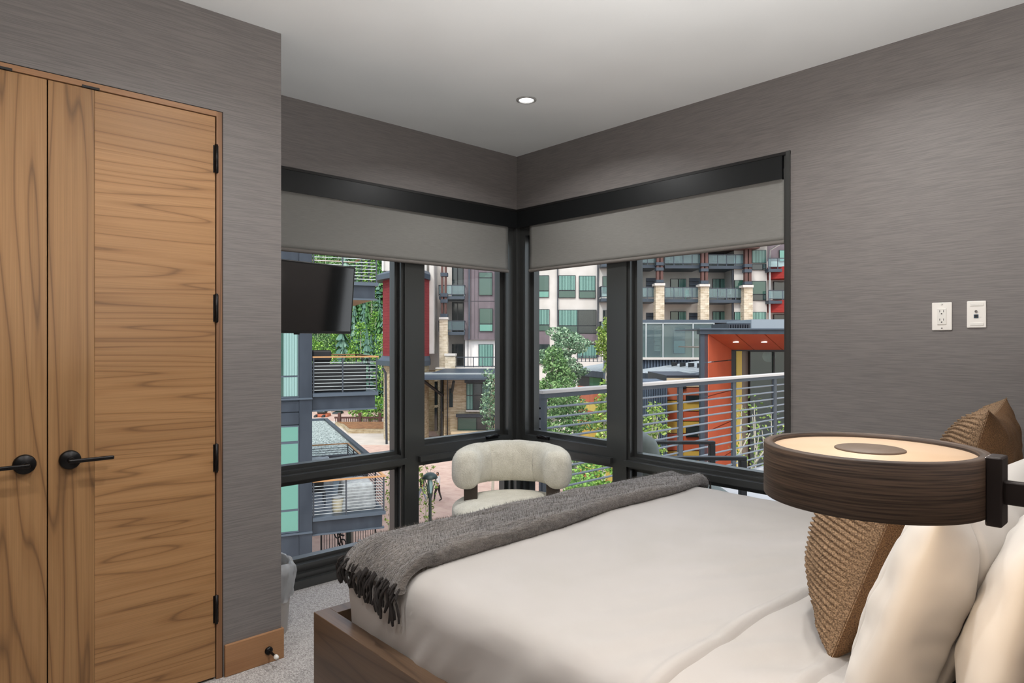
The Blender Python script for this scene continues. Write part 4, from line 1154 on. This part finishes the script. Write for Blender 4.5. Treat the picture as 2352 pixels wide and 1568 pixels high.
for c in (1066, 1086, 1108, 1129, 1150): fb('post', 'rail_metal', b, c, c+2, 820, 843, v-1.6, .1)
fb('stone_band', 'ledge_stone', t, 1000, 1172, 847, 866, v-1.6, 9); fb('coping', 'cream', t, 1000, 1172, 844, 847, v-1.7, 9)
m = MB(); m.extr([E(su(950, v-6), v-6.0, sz(868, v-6)), E(su(1012, v-6), v-2.0, sz(846, v-2)), E(su(1012, v-6), v-2.0, sz(852, v-2)), E(su(950, v-6), v-6.0, sz(872, v-6))], Vector(E(6.0, 0, 0))-Vector(E(0, 0, 0))); m.build('canopy_slope', 'roof_trim', t)
fb('canopy', 'slate_dark', t, 950, 1130, 861, 871, v-4.5, 3); fb('canopy_edge', 'bright_steel', t, 950, 1130, 857, 859.5, v-4.6, 3.1)
fb('stone_wall', 'ledge_stone', t, 1020, 1175, 866, 1010, v-1.4, 9)
m = MB(); m.prism([(su(930, 66), 66), (su(998, 66), 66), (su(1022, v), v-1.3), (su(1022, v), v+3), (su(930, 66), 70)], GZ, sz(850, 62), T=E); m.build('stone_return', 'ledge_stone', t)
for c0, c1, r0, r1 in ((998, 1004, 876, 930), (1014, 1018, 870, 945), (998, 1004, 936, 990), (1015, 1019, 950, 1002)): fb('slot_window', 'dark_pane', t, c0, c1, r0, r1, v-1.0, .8)
for (ca, ra, cb, rb) in ((972, 874, 1017, 908), (1042, 876, 1038, 900)):
    m = MB(); m.tube([E(su(ca, v-4), v-4, sz(ra, v-4)), E(su(cb, v-2), v-2, sz(rb, v-2))], .13, 6); m.build('brace', 'outdoor_black', t)
fb('timber_post', 'outdoor_black', t, 1012, 1015, 872, 1012, v-2.2, .3); fb('timber_post', 'outdoor_black', t, 1027, 1028.6, 872, 1012, v-1.7, .2)
fb('niche', 'dark_pane', t, 1032, 1040, 892, 935, v-1.5, .2)
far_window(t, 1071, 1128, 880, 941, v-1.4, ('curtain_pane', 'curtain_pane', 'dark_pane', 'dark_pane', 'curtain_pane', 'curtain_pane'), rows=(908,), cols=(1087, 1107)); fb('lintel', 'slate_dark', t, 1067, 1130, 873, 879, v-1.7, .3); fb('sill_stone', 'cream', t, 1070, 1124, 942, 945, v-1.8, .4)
far_window(t, 1051, 1135, 958, 991, v-1.4, ('green_pane', 'dark_pane'), cols=(1095,)); fb('lintel', 'slate_dark', t, 1047, 1137, 951, 958, v-1.9, .5); fb('sill_stone', 'stucco_tan', t, 1036, 1140, 991, 997, v-2.4, 1.0)

# ------------------------------------------------------------------ cream hotel wing right of the corner
v = 62
t = thing('hotel_wing', 'cream hotel wing with paired windows behind the courtyard aspens', 'building', E(su(1320, v), v, GZ))
fb('cream_wall', 'cream', t, 1170, 1420, 545, 1010, v, 8)
fb('downpipe', 'slate_dark', t, 1280, 1282.2, 560, 830, v-.2, .2); fb('downpipe', 'slate_dark', t, 1372.5, 1375, 560, 820, v-.2, .2)
far_window(t, 1225, 1261, 632, 683, v, ('green_pane', 'mint_pane'), rows=(668,)); far_window(t, 1283, 1322, 632, 684, v, ('curtain_pane', 'green_pane'), rows=(667,)); far_window(t, 1330, 1368, 633, 685, v, ('curtain_pane', 'green_pane'), rows=(668,))
far_window(t, 1225, 1262, 710, 760, v, ('curtain_pane', 'green_pane'), rows=(746,)); far_window(t, 1283, 1370, 711, 766, v, ('curtain_pane', 'green_pane', 'dark_pane', 'dark_pane'), rows=(748,), cols=(1327,))
fb('mauve_panel', 'mauve_panel', t, 1225, 1262, 761, 790, v-.1, .12); fb('mauve_panel', 'mauve_panel', t, 1283, 1370, 767, 790, v-.1, .12)
far_window(t, 1225, 1262, 790, 836, v, 'dark_pane'); far_window(t, 1326, 1371, 791, 822, v, 'curtain_pane', cols=(1338,))
far_window(t, 1384, 1402, 634, 672, v, 'green_pane'); far_window(t, 1385, 1402, 712, 740, v, 'dark_pane')
hotel_balcony(t, 1381, 1420, 657, 685, v-1.5, 1.4, 2); hotel_balcony(t, 1381, 1420, 738, 764, v-1.5, 1.4, 2)
fb('eave', 'roof_trim', t, 1382, 1425, 603, 612, v-1.5, 2); fb('white_post', 'cloth_white', t, 1398.5, 1402, 650, 830, v-2, .3)
b = empty('terrace_rail', E(su(1345, v-2), v-2, sz(830, v)), t)
fb('top_rail', 'rail_metal', b, 1325, 1385, 817, 818.5, v-2, .1); fb('bottom_rail', 'rail_metal', b, 1325, 1385, 829, 830, v-2, .1)
for k in range(7): fb('post', 'rail_metal', b, 1326+k*9, 1327.6+k*9, 818, 831, v-2, .1)

# ------------------------------------------------------------------ balconied hotel with stone columns, right pane
v = 64
t = thing('hotel_balconied', 'cream hotel with three tiers of glass balconies and pale stone columns', 'building', E(su(1640, v), v, GZ))
fb('cream_wall', 'cream', t, 1425, 1690, 540, 770, v+3, 6); fb('bay_wall', 'cream', t, 1686, 1762, 540, 770, v, 8)
fb('mauve_wall', 'mauve_panel', t, 1762, 1830, 520, 600, v+1, 6); fb('end_wall', 'cream', t, 1762, 1830, 600, 770, v+1, 6)
fb('top_storey', 'slate_dark', t, 1425, 1690, 540, 585, v+3.0-.1, .1)
fb('top_soffit', 'post_brown', t, 1425, 1745, 545, 570, v-1.6, 4)
m = MB(); m.extr([E(su(1726, v), v-2.5, sz(566, v)), E(su(1764, v), v-2.5, sz(556, v)), E(su(1764, v), v-2.5, sz(548, v)), E(su(1722, v), v-2.5, sz(556, v))], Vector(E(0, 4, 0))-Vector(E(0, 0, 0))); m.build('roof_edge', 'metal_roof', t)
for r0, r1 in ((640, 681), (715, 770)):
    for c0, c1, pn in ((1455, 1475, 'curtain_pane'), (1540, 1576, ('green_pane', 'curtain_pane')), (1637, 1670, 'curtain_pane')):
        far_window(t, c0, c1, r0 if r0 < 700 else r0, r1 + (0 if r0 > 700 else 0), v+3, pn, cols=(((c0+c1)/2,) if c1-c0 > 30 else ()))
for c0, c1 in ((1484, 1507), (1583, 1610)):
    for r0, r1 in ((634, 682), (714, 770)): 
        s_ = fb('louvre_screen', 'slate_dark', t, c0, c1, r0+4, r1, v+.8, .1)
        for k in range(5): fb('louvre', 'slate_panel', s_, c0+1, c1-1, r0+8+k*9, r0+12+k*9, v+.72, .06)
for r_top, r_deck in ((582, 609), (659, 687)):
    hotel_balcony(t, 1420, 1510, r_top, r_deck-1, v-.4, 3.4, 4, False); hotel_balcony(t, 1527, 1611, r_top, r_deck, v-.4, 3.4, 4, False); hotel_balcony(t, 1628, 1710, r_top+2, r_deck+1, v-.4, 3.4, 4, False)
for c in (1516, 1619, 1719):
    p = empty('column', E(su(c, v-1.2), v-1.2, GZ), t); dy = (c-1516)*.02
    fb('stone_shaft', 'pale_stone', p, c-10, c+10, 655+dy, 1000, v-1.2, 1.0); fb('stone_cap', 'cream', p, c-12, c+12, 650+dy, 655.5+dy, v-1.35, 1.3)
    for k in (-7.5, 1.2): fb('timber_post', 'post_brown', p, c+k, c+k+6.2, 550, 650+dy, v-1.0, .5)
    for r in (602, 614, 642): fb('steel_band', 'roof_trim', p, c-8.5, c+8.5, r+dy, r+7+dy, v-1.1, .7)
for r0, r1, pn in ((574, 604, 'curtain_pane'), (606, 620, 'dark_pane'), (645, 676, 'green_pane'), (676, 690, 'dark_pane'), (716, 734, 'curtain_pane')):
    far_window(t, 1727, 1760, r0, r1, v, pn, name='bay_window')
far_window(t, 1687, 1708, 643, 688, v, 'green_pane'); far_window(t, 1687, 1709, 716, 735, v, 'curtain_pane')
fb('downpipe', 'slate_dark', t, 1682, 1685, 620, 735, v-.2, .2)
m = MB(); m.tube([E(su(1776, v), v-1.9, sz(558, v)), E(su(1775, v), v-1.9, sz(566, v)), E(su(1763, v), v-.6, sz(577, v)), E(su(1763, v), v-.5, sz(735, v))], .10, 8); m.build('gutter_pipe', 'bright_steel', t)
for r in (612, 688):
    m = MB(); m.prism([(su(1765, v), v-.2), (su(1830, v), v-2.2), (su(1830, v), v+2), (su(1765, v), v+2)], sz(r+29, v), sz(r+2, v), T=E); m.build('red_balcony', 'red_board', t)
    far_window(t, 1777, 1830, r+34, r+76, v+.9, 'dark_pane')
hotel_balcony(t, 1765, 1830, 592, 617, v-.9, 1.0, 3, False); hotel_balcony(t, 1766, 1830, 666, 690, v-.9, 1.0, 2, False)
far_window(t, 1790, 1830, 574, 600, v+1, 'mint_pane')
# chairs on the balconies
for i, (c, r, lb) in enumerate(((1533, 606, 'white terrace chair on the top hotel balcony by the first column'), (1555, 607, 'white terrace chair beside a table on the top hotel balcony'), (1645, 609, 'cushioned grey chair on the top hotel balcony by the middle column'), (1690, 610, 'beige cushioned chair on the top hotel balcony by the last column'), (1580, 687, 'pale green lounge chair on the middle hotel balcony'), (1682, 687, 'dark high chair on the middle hotel balcony near the last column'))):
    vv = v+.8; mt = ('cloth_white', 'cloth_white', 'cover_grey', 'stool_beige', 'mint_pane', 'outdoor_black')[i]
    q = thing('hotel_chair', lb, 'chair', E(su(c, vv), vv, sz(r, vv)), 'chairs on the hotel balconies')
    fb('seat', mt, q, c-6, c+6, r-11, r-9, vv, .5); fb('backrest', mt, q, c-6, c+6, r-22, r-12, vv+.45, .06)
    for k in (-6, 4.6): fb('leg', mt, q, c+k, c+k+1.4, r-10, r, vv, .05); fb('leg', mt, q, c+k, c+k+1.4, r-10, r, vv+.45, .05)

# ------------------------------------------------------------------ glass-walled terrace over corrugated cladding
v = 32
t = thing('glass_terrace_building', 'corrugated slate building with tall glass-panelled roof terrace', 'building', E(su(1540, v), v, GZ))
fb('top_beam', 'slate_trim', t, 1425, 1700, 734, 741, v, .5); fb('roof_slab', 'slate_dark', t, 1425, 1760, 741, 744, v+.5, 6)
fb('parapet_wall', 'corrugated', t, 1425, 1640, 826, 1010, v+.15, 6); fb('white_ledge', 'cream', t, 1425, 1640, 820.5, 826, v-.1, .5)
for k in range(30): fb('rib', 'corrugated', t, 1425+k*7, 1428.5+k*7, 826, 1010, v+.06, .09)
fb('back_wall', 'stucco_tan', t, 1425, 1660, 744, 821, v+5, .3)
xs = [1440, 1484, 1523, 1592, 1640]
for i in range(4): fb('glass_panel', 'rail_glass', t, xs[i]+1.5, xs[i+1]-1.5, 742, 820, v+.05, .03)
for c in xs: fb('steel_post', 'bright_steel', t, c-1.2, c+1.2, 741, 821, v, .12)
fb('top_rail', 'bright_steel', t, 1440, 1640, 741, 743, v, .12)
far_window(t, 1485, 1517, 745, 818, v+5, 'dark_pane', rows=(781,)); far_window(t, 1547, 1574, 754, 812, v+5, ('dark_pane', 'glass_film'), rows=(781,)); far_window(t, 1594, 1640, 745, 756, v+5, 'mauve_panel')
fb('stone_pier', 'pale_stone', t, 1508, 1517, 746, 806, v+4, .6)
fb('roof_unit', 'slate_panel', t, 1672, 1724, 742, 757, v-8, 2)
for k in range(9): fb('unit_fin', 'slate_dark', t, 1674+k*5.6, 1677+k*5.6, 745, 756, v-8.1, .1)
fb('roof_unit', 'roof_unit_metal', t, 1726, 1815, 733, 756, v-6, 3)

# ------------------------------------------------------------------ orange portal building
t = thing('orange_building', 'orange-panelled building with a deep dark-framed portal and downlights', 'building', E(su(1720, 18), 18, GZ))
v = 17.0; vi = 19.2
fb('portal_column', 'slate_panel', t, 1609, 1626, 757, 1500, v, .14); fb('portal_fascia', 'slate_panel', t, 1608, 2260, 756.5, 767, v-.05, .3); fb('fascia_edge', 'slate_trim', t, 1607, 2260, 753.5, 756.5, v-.1, 2.6)
UL, UI, ZT, ZI = su(1627, v), su(1680, vi), sz(768, v), sz(803, vi)
zs = [ZT-.02, sz(832, v), sz(910, v), sz(990, v), sz(1070, v), GZ]
for i in range(5):                                                # splayed side, panel by panel
    f = lambda z: ZI if False else z
    z1, z0 = zs[i]-.015, zs[i+1]+.015
    zi1 = ZI if i == 0 else z1
    m = MB(); m.extr([E(UL, v, z0), E(UI, vi, z0), E(UI, vi, min(zi1, z1) if i else ZI+.04), E(UL, v, z1 if i else ZT+.04)], Vector(E(-.1, 0, 0))-Vector(E(0, 0, 0))); m.build('side_panel', 'orange_panel', t)
us = [UL, su(1690, v), su(1757, v), su(1830, v), su(1905, v), su(1990, v), su(2075, v), su(2160, v), su(2245, v)]
ui = [UI, su(1732, vi), su(1797, vi), su(1862, vi), su(1930, vi), su(2005, vi), su(2080, vi), su(2155, vi), su(2230, vi)]
for i in range(8):
    m = MB(); m.extr([E(us[i]+.015, v, ZT), E(us[i+1]-.015, v, ZT), E(ui[i+1]-.015, vi, ZI), E(ui[i]+.015, vi, ZI)], (0, 0, .06)); m.build('soffit_panel', 'orange_panel', t)
for c, r in ((1690, 785), (1755, 785), (1822, 785)):
    q = E(su(c, 18), 18.0, sz(r, 18)); m = MB(); m.lathe([(0, -.012), (.05, -.012), (.07, -.02), (.08, -.01), (.08, .03)], q, 20, caps=False); m.build('soffit_light', 'soffit_glow', t)
fb('end_wall', 'orange_panel', t, 2192, 2260, 767, 1500, v, 6); fb('inner_frame', 'outdoor_black', t, 1680, 1690, 803, 1500, vi, .3); fb('inner_frame', 'outdoor_black', t, 1680, 2230, 800, 806, vi, .3)
fb('ochre_panel', 'ochre_panel', t, 1691, 1704, 806, 1500, vi+.1, .2); fb('taupe_panel', 'taupe_panel', t, 1704, 1720, 806, 1500, vi+.25, .2)
for c0, c1 in ((1724, 1777), (1780, 1840), (1843, 1925), (1928, 2010), (2013, 2095), (2098, 2190)):
    for r0, r1 in ((808, 862), (866, 1010), (1014, 1200)):
        w = empty('window', E(su((c0+c1)/2, vi), vi+.1, sz(r1, vi)), t)
        fb('frame', 'outdoor_black', w, c0-1.6, c0, r0-2, r1+2, vi+.1, .2); fb('frame', 'outdoor_black', w, c1, c1+1.6, r0-2, r1+2, vi+.1, .2)
        fb('frame', 'outdoor_black', w, c0, c1, r0-2, r0, vi+.1, .2); fb('frame', 'outdoor_black', w, c0, c1, r1, r1+2, vi+.1, .2)
        fb('pane', 'portal_glass', w, c0, c1, r0, r1, vi+.16, .03)
fb('inner_wall', 'taupe_panel', t, 1640, 2200, 800, 1500, vi+4.5, .3); fb('inner_floor', 'taupe_panel', t, 1640, 2200, 1015, 1020, vi+.5, 4); fb('inner_ceiling', 'taupe_panel', t, 1640, 2200, 797, 800, vi+.4, 4.2)
q = thing('paper_lantern', 'round white paper lantern behind the glass of the orange portal', 'lantern', E(su(1766, vi+1.2), vi+1.2, sz(834, vi+1.2)))
qc = E(su(1766, vi+1.2), vi+1.2, sz(818, vi+1.2)); rr_ = .19
m = MB(); m.lathe([(rr_*math.sin(a)+(.006 if k % 2 else 0), -rr_*math.cos(a)) for k, a in enumerate([math.pi*j/16 for j in range(1, 16)])], qc, 24); m.build('shade', 'cloth_white', q)
m = MB(); m.tube([(qc[0], qc[1], qc[2]+rr_*.95), (qc[0], qc[1], sz(800, vi+1.2))], .008, 6); m.build('cord', 'outdoor_black', q)
# striped side wing left of the portal
rn = random.Random(5)
sv = 21.5
fb('wing_wall', 'slate_dark', t, 1531, 1612, 862, 1500, sv+.1, 3)
rows = [(868, 888, 'stucco_tan'), (890, 918, 'rust_panel'), (920, 943, 'yellow_panel'), (945, 966, 'orange_panel'), (968, 994, 'yellow_panel'), (996, 1034, 'orange_panel'), (1036, 1062, 'yellow_panel'), (1064, 1100, 'orange_panel')]
for r0, r1, mt in rows:
    c = 1532
    for wd in (38, 36): fb('facade_panel', mt, t, c+.4, c+wd-.4, r0, r1, sv, .1); c += wd
for c0, c1, r0, r1 in ((1576, 1608, 908, 922), (1576, 1608, 978, 1004), (1560, 1576, 885, 893)):
    w = fb('window', 'outdoor_black', t, c0, c1, r0, r1, sv-.06, .1); fb('pane', 'dark_pane', w, c0+1.5, c1-1.5, r0+1.5, r1-1.5, sv-.09, .05)
m = MB()
for k in range(17):
    u0 = su(1466+k*4, 20.8); m.box(u0, u0+.034, 20.8, 20.9, GZ, sz(876, 20.8), T=E)
m.box(su(1430, 20.9), su(1533, 20.9), 20.9, 22.5, GZ, sz(876, 20.9), T=E); m.build('corrugated_wall', 'corrugated', t)

# ------------------------------------------------------------------ pavilions with ribbed metal roofs
def pavilion(label, ce, ve, zr, length, depth, rise, wallmats, zlow):
    """eave corner at image column ce, distance ve; wall runs along the street grid's b axis towards the viewer's left-away"""
    u0, v0 = su(ce, ve), ve
    def T(a, b, z): return E(u0 + KA[0]*a + KB[0]*b, v0 + KA[1]*a + KB[1]*b, z)
    t = thing('pavilion', label, 'building', T(depth/2, length/2, GZ), 'metal-roofed pavilions')
    m = MB(); m.extr([T(-.3, -.3, zr), T(depth, -.3, zr+rise), T(depth, length+.3, zr+rise), T(-.3, length+.3, zr)], (0, 0, .12)); m.build('roof_sheet', 'metal_roof', t)
    n = int(length/.45)
    for k in range(n+1):
        b = -.3 + (length+.6)*k/n; m = MB(); m.extr([T(-.3, b-.02, zr+.12), T(depth, b-.02, zr+rise+.12), T(depth, b+.02, zr+rise+.12), T(-.3, b+.02, zr+.12)], (0, 0, .06)); m.build('roof_rib', 'bright_steel', t)
    for k in range(n):
        b = -.3 + (length+.6)*(k+.5)/n; g = .42; m = MB(); m.box(g*depth, g*depth+.12, b-.12, b+.12, zr+g*rise+.14, zr+g*rise+.34, T=T); m.build('snow_guard', 'outdoor_black', t)
    m = MB(); m.box(-.34, -.26, -.3, length+.3, zr-.22, zr+.14, T=T); m.build('gutter', 'slate_panel', t)
    m = MB(); m.box(0, .2, 0, length, zr-.9, zr, T=T); m.build('clerestory_frame', 'outdoor_black', t)
    for k in range(max(1, int(length/1.6))):
        b = .15 + k*1.6; m = MB(); m.box(-.03, .02, b, b+1.45, zr-.8, zr-.28, T=T); m.build('clerestory_pane', 'green_pane', t)
    z = zr-.9
    k = 0
    while z > zlow:
        m_ = wallmats[k % len(wallmats)]; h = (.95, .55, .75)[k % 3]
        nb = 3
        for q in range(nb):
            m = MB(); m.box(0, .12, length*q/nb+.01, length*(q+1)/nb-.01, z-h+.015, z, T=T); m.build('facade_panel', m_, t)
        z -= h; k += 1
    m = MB(); m.box(.12, depth, .0, length, GZ, zr+.02, T=T); m.build('inner_wall', 'slate_dark', t)
    return t
pavilion('ribbed metal-roofed pavilion with brown and yellow panels behind the aspens', 1418, 38, sz(861, 38), 4.8, 10.0, 1.35, ('rust_panel', 'ochre_panel', 'rust_panel', 'yellow_panel', 'orange_panel'), GZ)
pavilion('ribbed metal-roofed pavilion tucked beside the orange portal', 1588, 24, sz(872, 24), 3.3, 4.0, .46, ('slate_panel',), -2.0)

# ------------------------------------------------------------------ courtyard trees and shrubs
aspen('tall grey-green aspen in front of the paired hotel windows', 1298, 21, (762, 905), 'leaf_grey', 1.15, 7000, .085, 31)
aspen('bushy green aspen right beside the corner post of the windows', 1266, 18.5, (812, 1010), 'leaf_aspen', .75, 5200, .08, 32)
aspen('dense aspen low behind the balcony railing bars', 1312, 16.5, (885, 1110), 'leaf_aspen', .85, 6500, .07, 33)
aspen('yellow-green aspen by the white post of the hotel wing', 1392, 30, (735, 850), 'leaf_yellow', .75, 1800, .13, 34)
aspen('light green aspen behind the railing next to the mullion', 1388, 14.5, (886, 1060), 'leaf_yellow', .42, 1500, .075, 35)
aspen('dense bright tree top low beside the shearling chair', 1348, 13, (1058, 1240), 'leaf_bright', .95, 4200, .07, 41)
aspen('small leafy aspen in front of the corrugated wall', 1500, 11.5, (930, 1075), 'leaf_yellow', .34, 1100, .06, 36)
aspen('leafy branchy tree in front of the stone hotel windows', 1128, 33, (858, 1002), 'leaf_grey', .95, 900, .16, 37)
aspen('spindly young tree around the street lamp', 983, 26, (1056, 1225), 'leaf_yellow', .85, 330, .11, 38, sparse=True)
aspen('spindly young tree in front of the window beside the terrace', 893, 21.5, (1078, 1225), 'leaf_yellow', .28, 130, .10, 39, sparse=True)
for i, (c, r0, lb) in enumerate(((1700, 930, 'thin leafy stem behind the balcony bars at the orange wall'), (1735, 925, 'tall thin stem with sparse leaves behind the balcony bars'), (1772, 950, 'leafy stem behind the balcony bars beside the lamp'), (1790, 985, 'low leafy stem behind the last balcony bars'))):
    aspen(lb, c, 9.6, (r0, 1075), 'leaf_yellow', .17, 90, .055, 50+i, zbase=-1.6, group='thin stems behind the railing', sparse=True)
def shrub(label, c, v, w, h, mt, seed, n, size, zb=GZ):
    p = E(su(c, v), v, zb); t = thing('shrub', label, 'shrub', p, 'courtyard shrubs')
    m = MB()
    for k in range(5): m.tube([p, (p[0]+w*.5*math.cos(k*1.3), p[1]+w*.5*math.sin(k*1.3), p[2]+h*.6)], .02, 5)
    m.build('stems', 'bark', t)
    leaf_cloud('foliage', mt, t, [(p[0], p[1], p[2]+h*.55, w, w, h*.5)], n, size, seed)
for i, (c, v, w, h, mt, lb) in enumerate(((1255, 17.5, 1.1, 3.2, 'leaf_bright', 'bright shrub below the railing next to the chair back'), (1330, 14, 1.2, 4.2, 'leaf_bright', 'bright shrub low behind the bars beside the chair'), (1395, 15.5, 1.1, 4.0, 'needle_blue', 'blue-green shrub behind the bars beside the mullion'), (1370, 19, 1.6, 3.0, 'leaf_yellow', 'yellowish shrub at the foot of the striped pavilion'), (1495, 14.5, 1.2, 3.4, 'leaf_aspen', 'green shrub behind the grey outdoor armchair'), (1570, 13.5, .9, 3.0, 'leaf_yellow', 'yellow-flecked shrub below the striped wall'))):
    shrub(lb, c, v, w, h, mt, 60+i, 1500, .085)
shrub('green shrub beyond the brown plaza railing', 850, 73, 2.6, 3.0, 'leaf_bright', 80, 900, .35)

# ------------------------------------------------------------------ street lamp and people on the plaza
v = 24; u = su(988, v)
t = thing('street_lamp', 'dark green street lamp with a domed hood on the brick plaza', 'street lamp', E(u, v, GZ))
hz_ = sz(1098, v); q = E(u, v, GZ)
m = MB(); m.lathe([(.14, 0), (.14, .25), (.07, .4), (.055, hz_-GZ-.75), (.09, hz_-GZ-.65), (.10, hz_-GZ-.55)], q, 16); m.build('pole', 'lamp_green', t)
m = MB(); m.lathe([(.27, 0), (.28, .02), (.24, .12), (.12, .20), (0, .22)], (q[0], q[1], hz_), 28, caps=False); m.lathe([(0, -.01), (.27, 0)], (q[0], q[1], hz_), 28, caps=False); m.build('hood', 'lamp_green', t)
for k in range(4):
    a = k*1.571+.6; m = MB(); m.tube([(q[0]+.08*math.cos(a), q[1]+.08*math.sin(a), hz_-.58), (q[0]+.12*math.cos(a), q[1]+.12*math.sin(a), hz_-.3), (q[0]+.22*math.cos(a), q[1]+.22*math.sin(a), hz_+.01)], .016, 6); m.build('bracket', 'lamp_green', t)
m = MB(); m.lathe([(.05, -.55), (.10, -.35), (.10, -.15), (.06, -.02)], (q[0], q[1], hz_), 18); m.build('lantern_glass', 'glass_film', t)

def person(label, c, v, facing, top, legs, hair, stride=.22, bag=False, h=1.74):
    """one continuous skinned body, coloured by height; hair and clothing are shells on top"""
    u = su(c, v); o0 = Vector(E(u, v, GZ)); s = h/1.74
    t = thing('person', label, 'person', o0)
    fx = Vector((math.cos(facing), math.sin(facing), 0)); sx = Vector((-fx.y, fx.x, 0))
    def P(f, l, z): return fx*f*s + sx*l*s + Vector((0, 0, z*s))
    J = {'pelvis': (P(0, 0, .95), .13), 'waist': (P(.0, 0, 1.08), .12), 'chest': (P(.01, 0, 1.30), .15), 'neck': (P(.0, 0, 1.48), .055), 'head': (P(.03, 0, 1.60), .095), 'crown': (P(.03, 0, 1.69), .07)}
    Ed = [('pelvis', 'waist'), ('waist', 'chest'), ('chest', 'neck'), ('neck', 'head'), ('head', 'crown')]
    for sg, n_ in ((1, 'l'), (-1, 'r')):
        st = stride*sg
        J['hip'+n_] = (P(0, .09*sg, .90), .095); J['knee'+n_] = (P(st*.55+.05, .10*sg, .50), .062); J['ank'+n_] = (P(st, .10*sg, .09 + (.06 if sg < 0 else 0)), .042); J['toe'+n_] = (P(st+.16, .11*sg, .035 + (.02 if sg < 0 else 0)), .035)
        J['sh'+n_] = (P(0, .19*sg, 1.40), .065); J['el'+n_] = (P(-.06-st*.35, .25*sg, 1.13), .045); J['wr'+n_] = (P(.06-st*.7, .24*sg, .90), .032); J['fin'+n_] = (P(.09-st*.75, .235*sg, .80), .024)
        Ed += [('pelvis', 'hip'+n_), ('hip'+n_, 'knee'+n_), ('knee'+n_, 'ank'+n_), ('ank'+n_, 'toe'+n_), ('chest', 'sh'+n_), ('sh'+n_, 'el'+n_), ('el'+n_, 'wr'+n_), ('wr'+n_, 'fin'+n_)]
    names = list(J); me = bpy.data.meshes.new('body'); me.from_pydata([J[n][0] for n in names], [(names.index(a), names.index(b)) for a, b in Ed], [])
    o = bpy.data.objects.new('body', me); COL.objects.link(o); o.parent = t
    sk = o.modifiers.new('skin', 'SKIN'); o.modifiers.new('sub', 'SUBSURF').levels = 1; o.modifiers['sub'].render_levels = 1
    for i, n in enumerate(names):
        r = J[n][1]*s; me.skin_vertices[0].data[i].radius = (r, r); me.skin_vertices[0].data[i].use_root = (n == 'pelvis')
    dg = bpy.context.evaluated_depsgraph_get(); ev = o.evaluated_get(dg); me2 = bpy.data.meshes.new_from_object(ev)
    o.modifiers.clear(); o.data = me2
    me2.materials.clear()
    for mm in ('skin', top, legs, 'shoe', hair): me2.materials.append(M[mm])
    for p in me2.polygons:
        z = p.center.z/s; p.use_smooth = True
        lat = abs(p.center.dot(sx))/s
        arm = lat > .20 and z > .75
        if z > 1.475: p.material_index = 4 if (z > 1.64 or (p.center.dot(fx)/s < .0 and z > 1.54)) else 0
        elif arm: p.material_index = 1 if z > 1.12 else 0
        elif z > .97: p.material_index = 1
        elif z > .10: p.material_index = 2
        else: p.material_index = 3
    return t
fdir = TH + rad(75)
person('person in a dark top and light jeans walking past the street lamp', 970, 36.5, fdir, 'cloth_dark', 'cloth_denim', 'hair_dark')
person('person in a white shirt and dark trousers walking behind the street lamp', 1006, 36.8, fdir, 'cloth_white', 'cloth_dark', 'hair_dark', .18)
person('person in a white top with grey hair below the terrace, above the throw', 825, 24.3, TH+rad(200), 'cloth_white', 'cloth_dark', 'cover_grey', .1)
# ------------------------------------------------------------------ short pile on the throw and the shearling
for o, n, ln, rd, rg in FUR_JOBS:
    fur(o, n, ln, rd, rg)
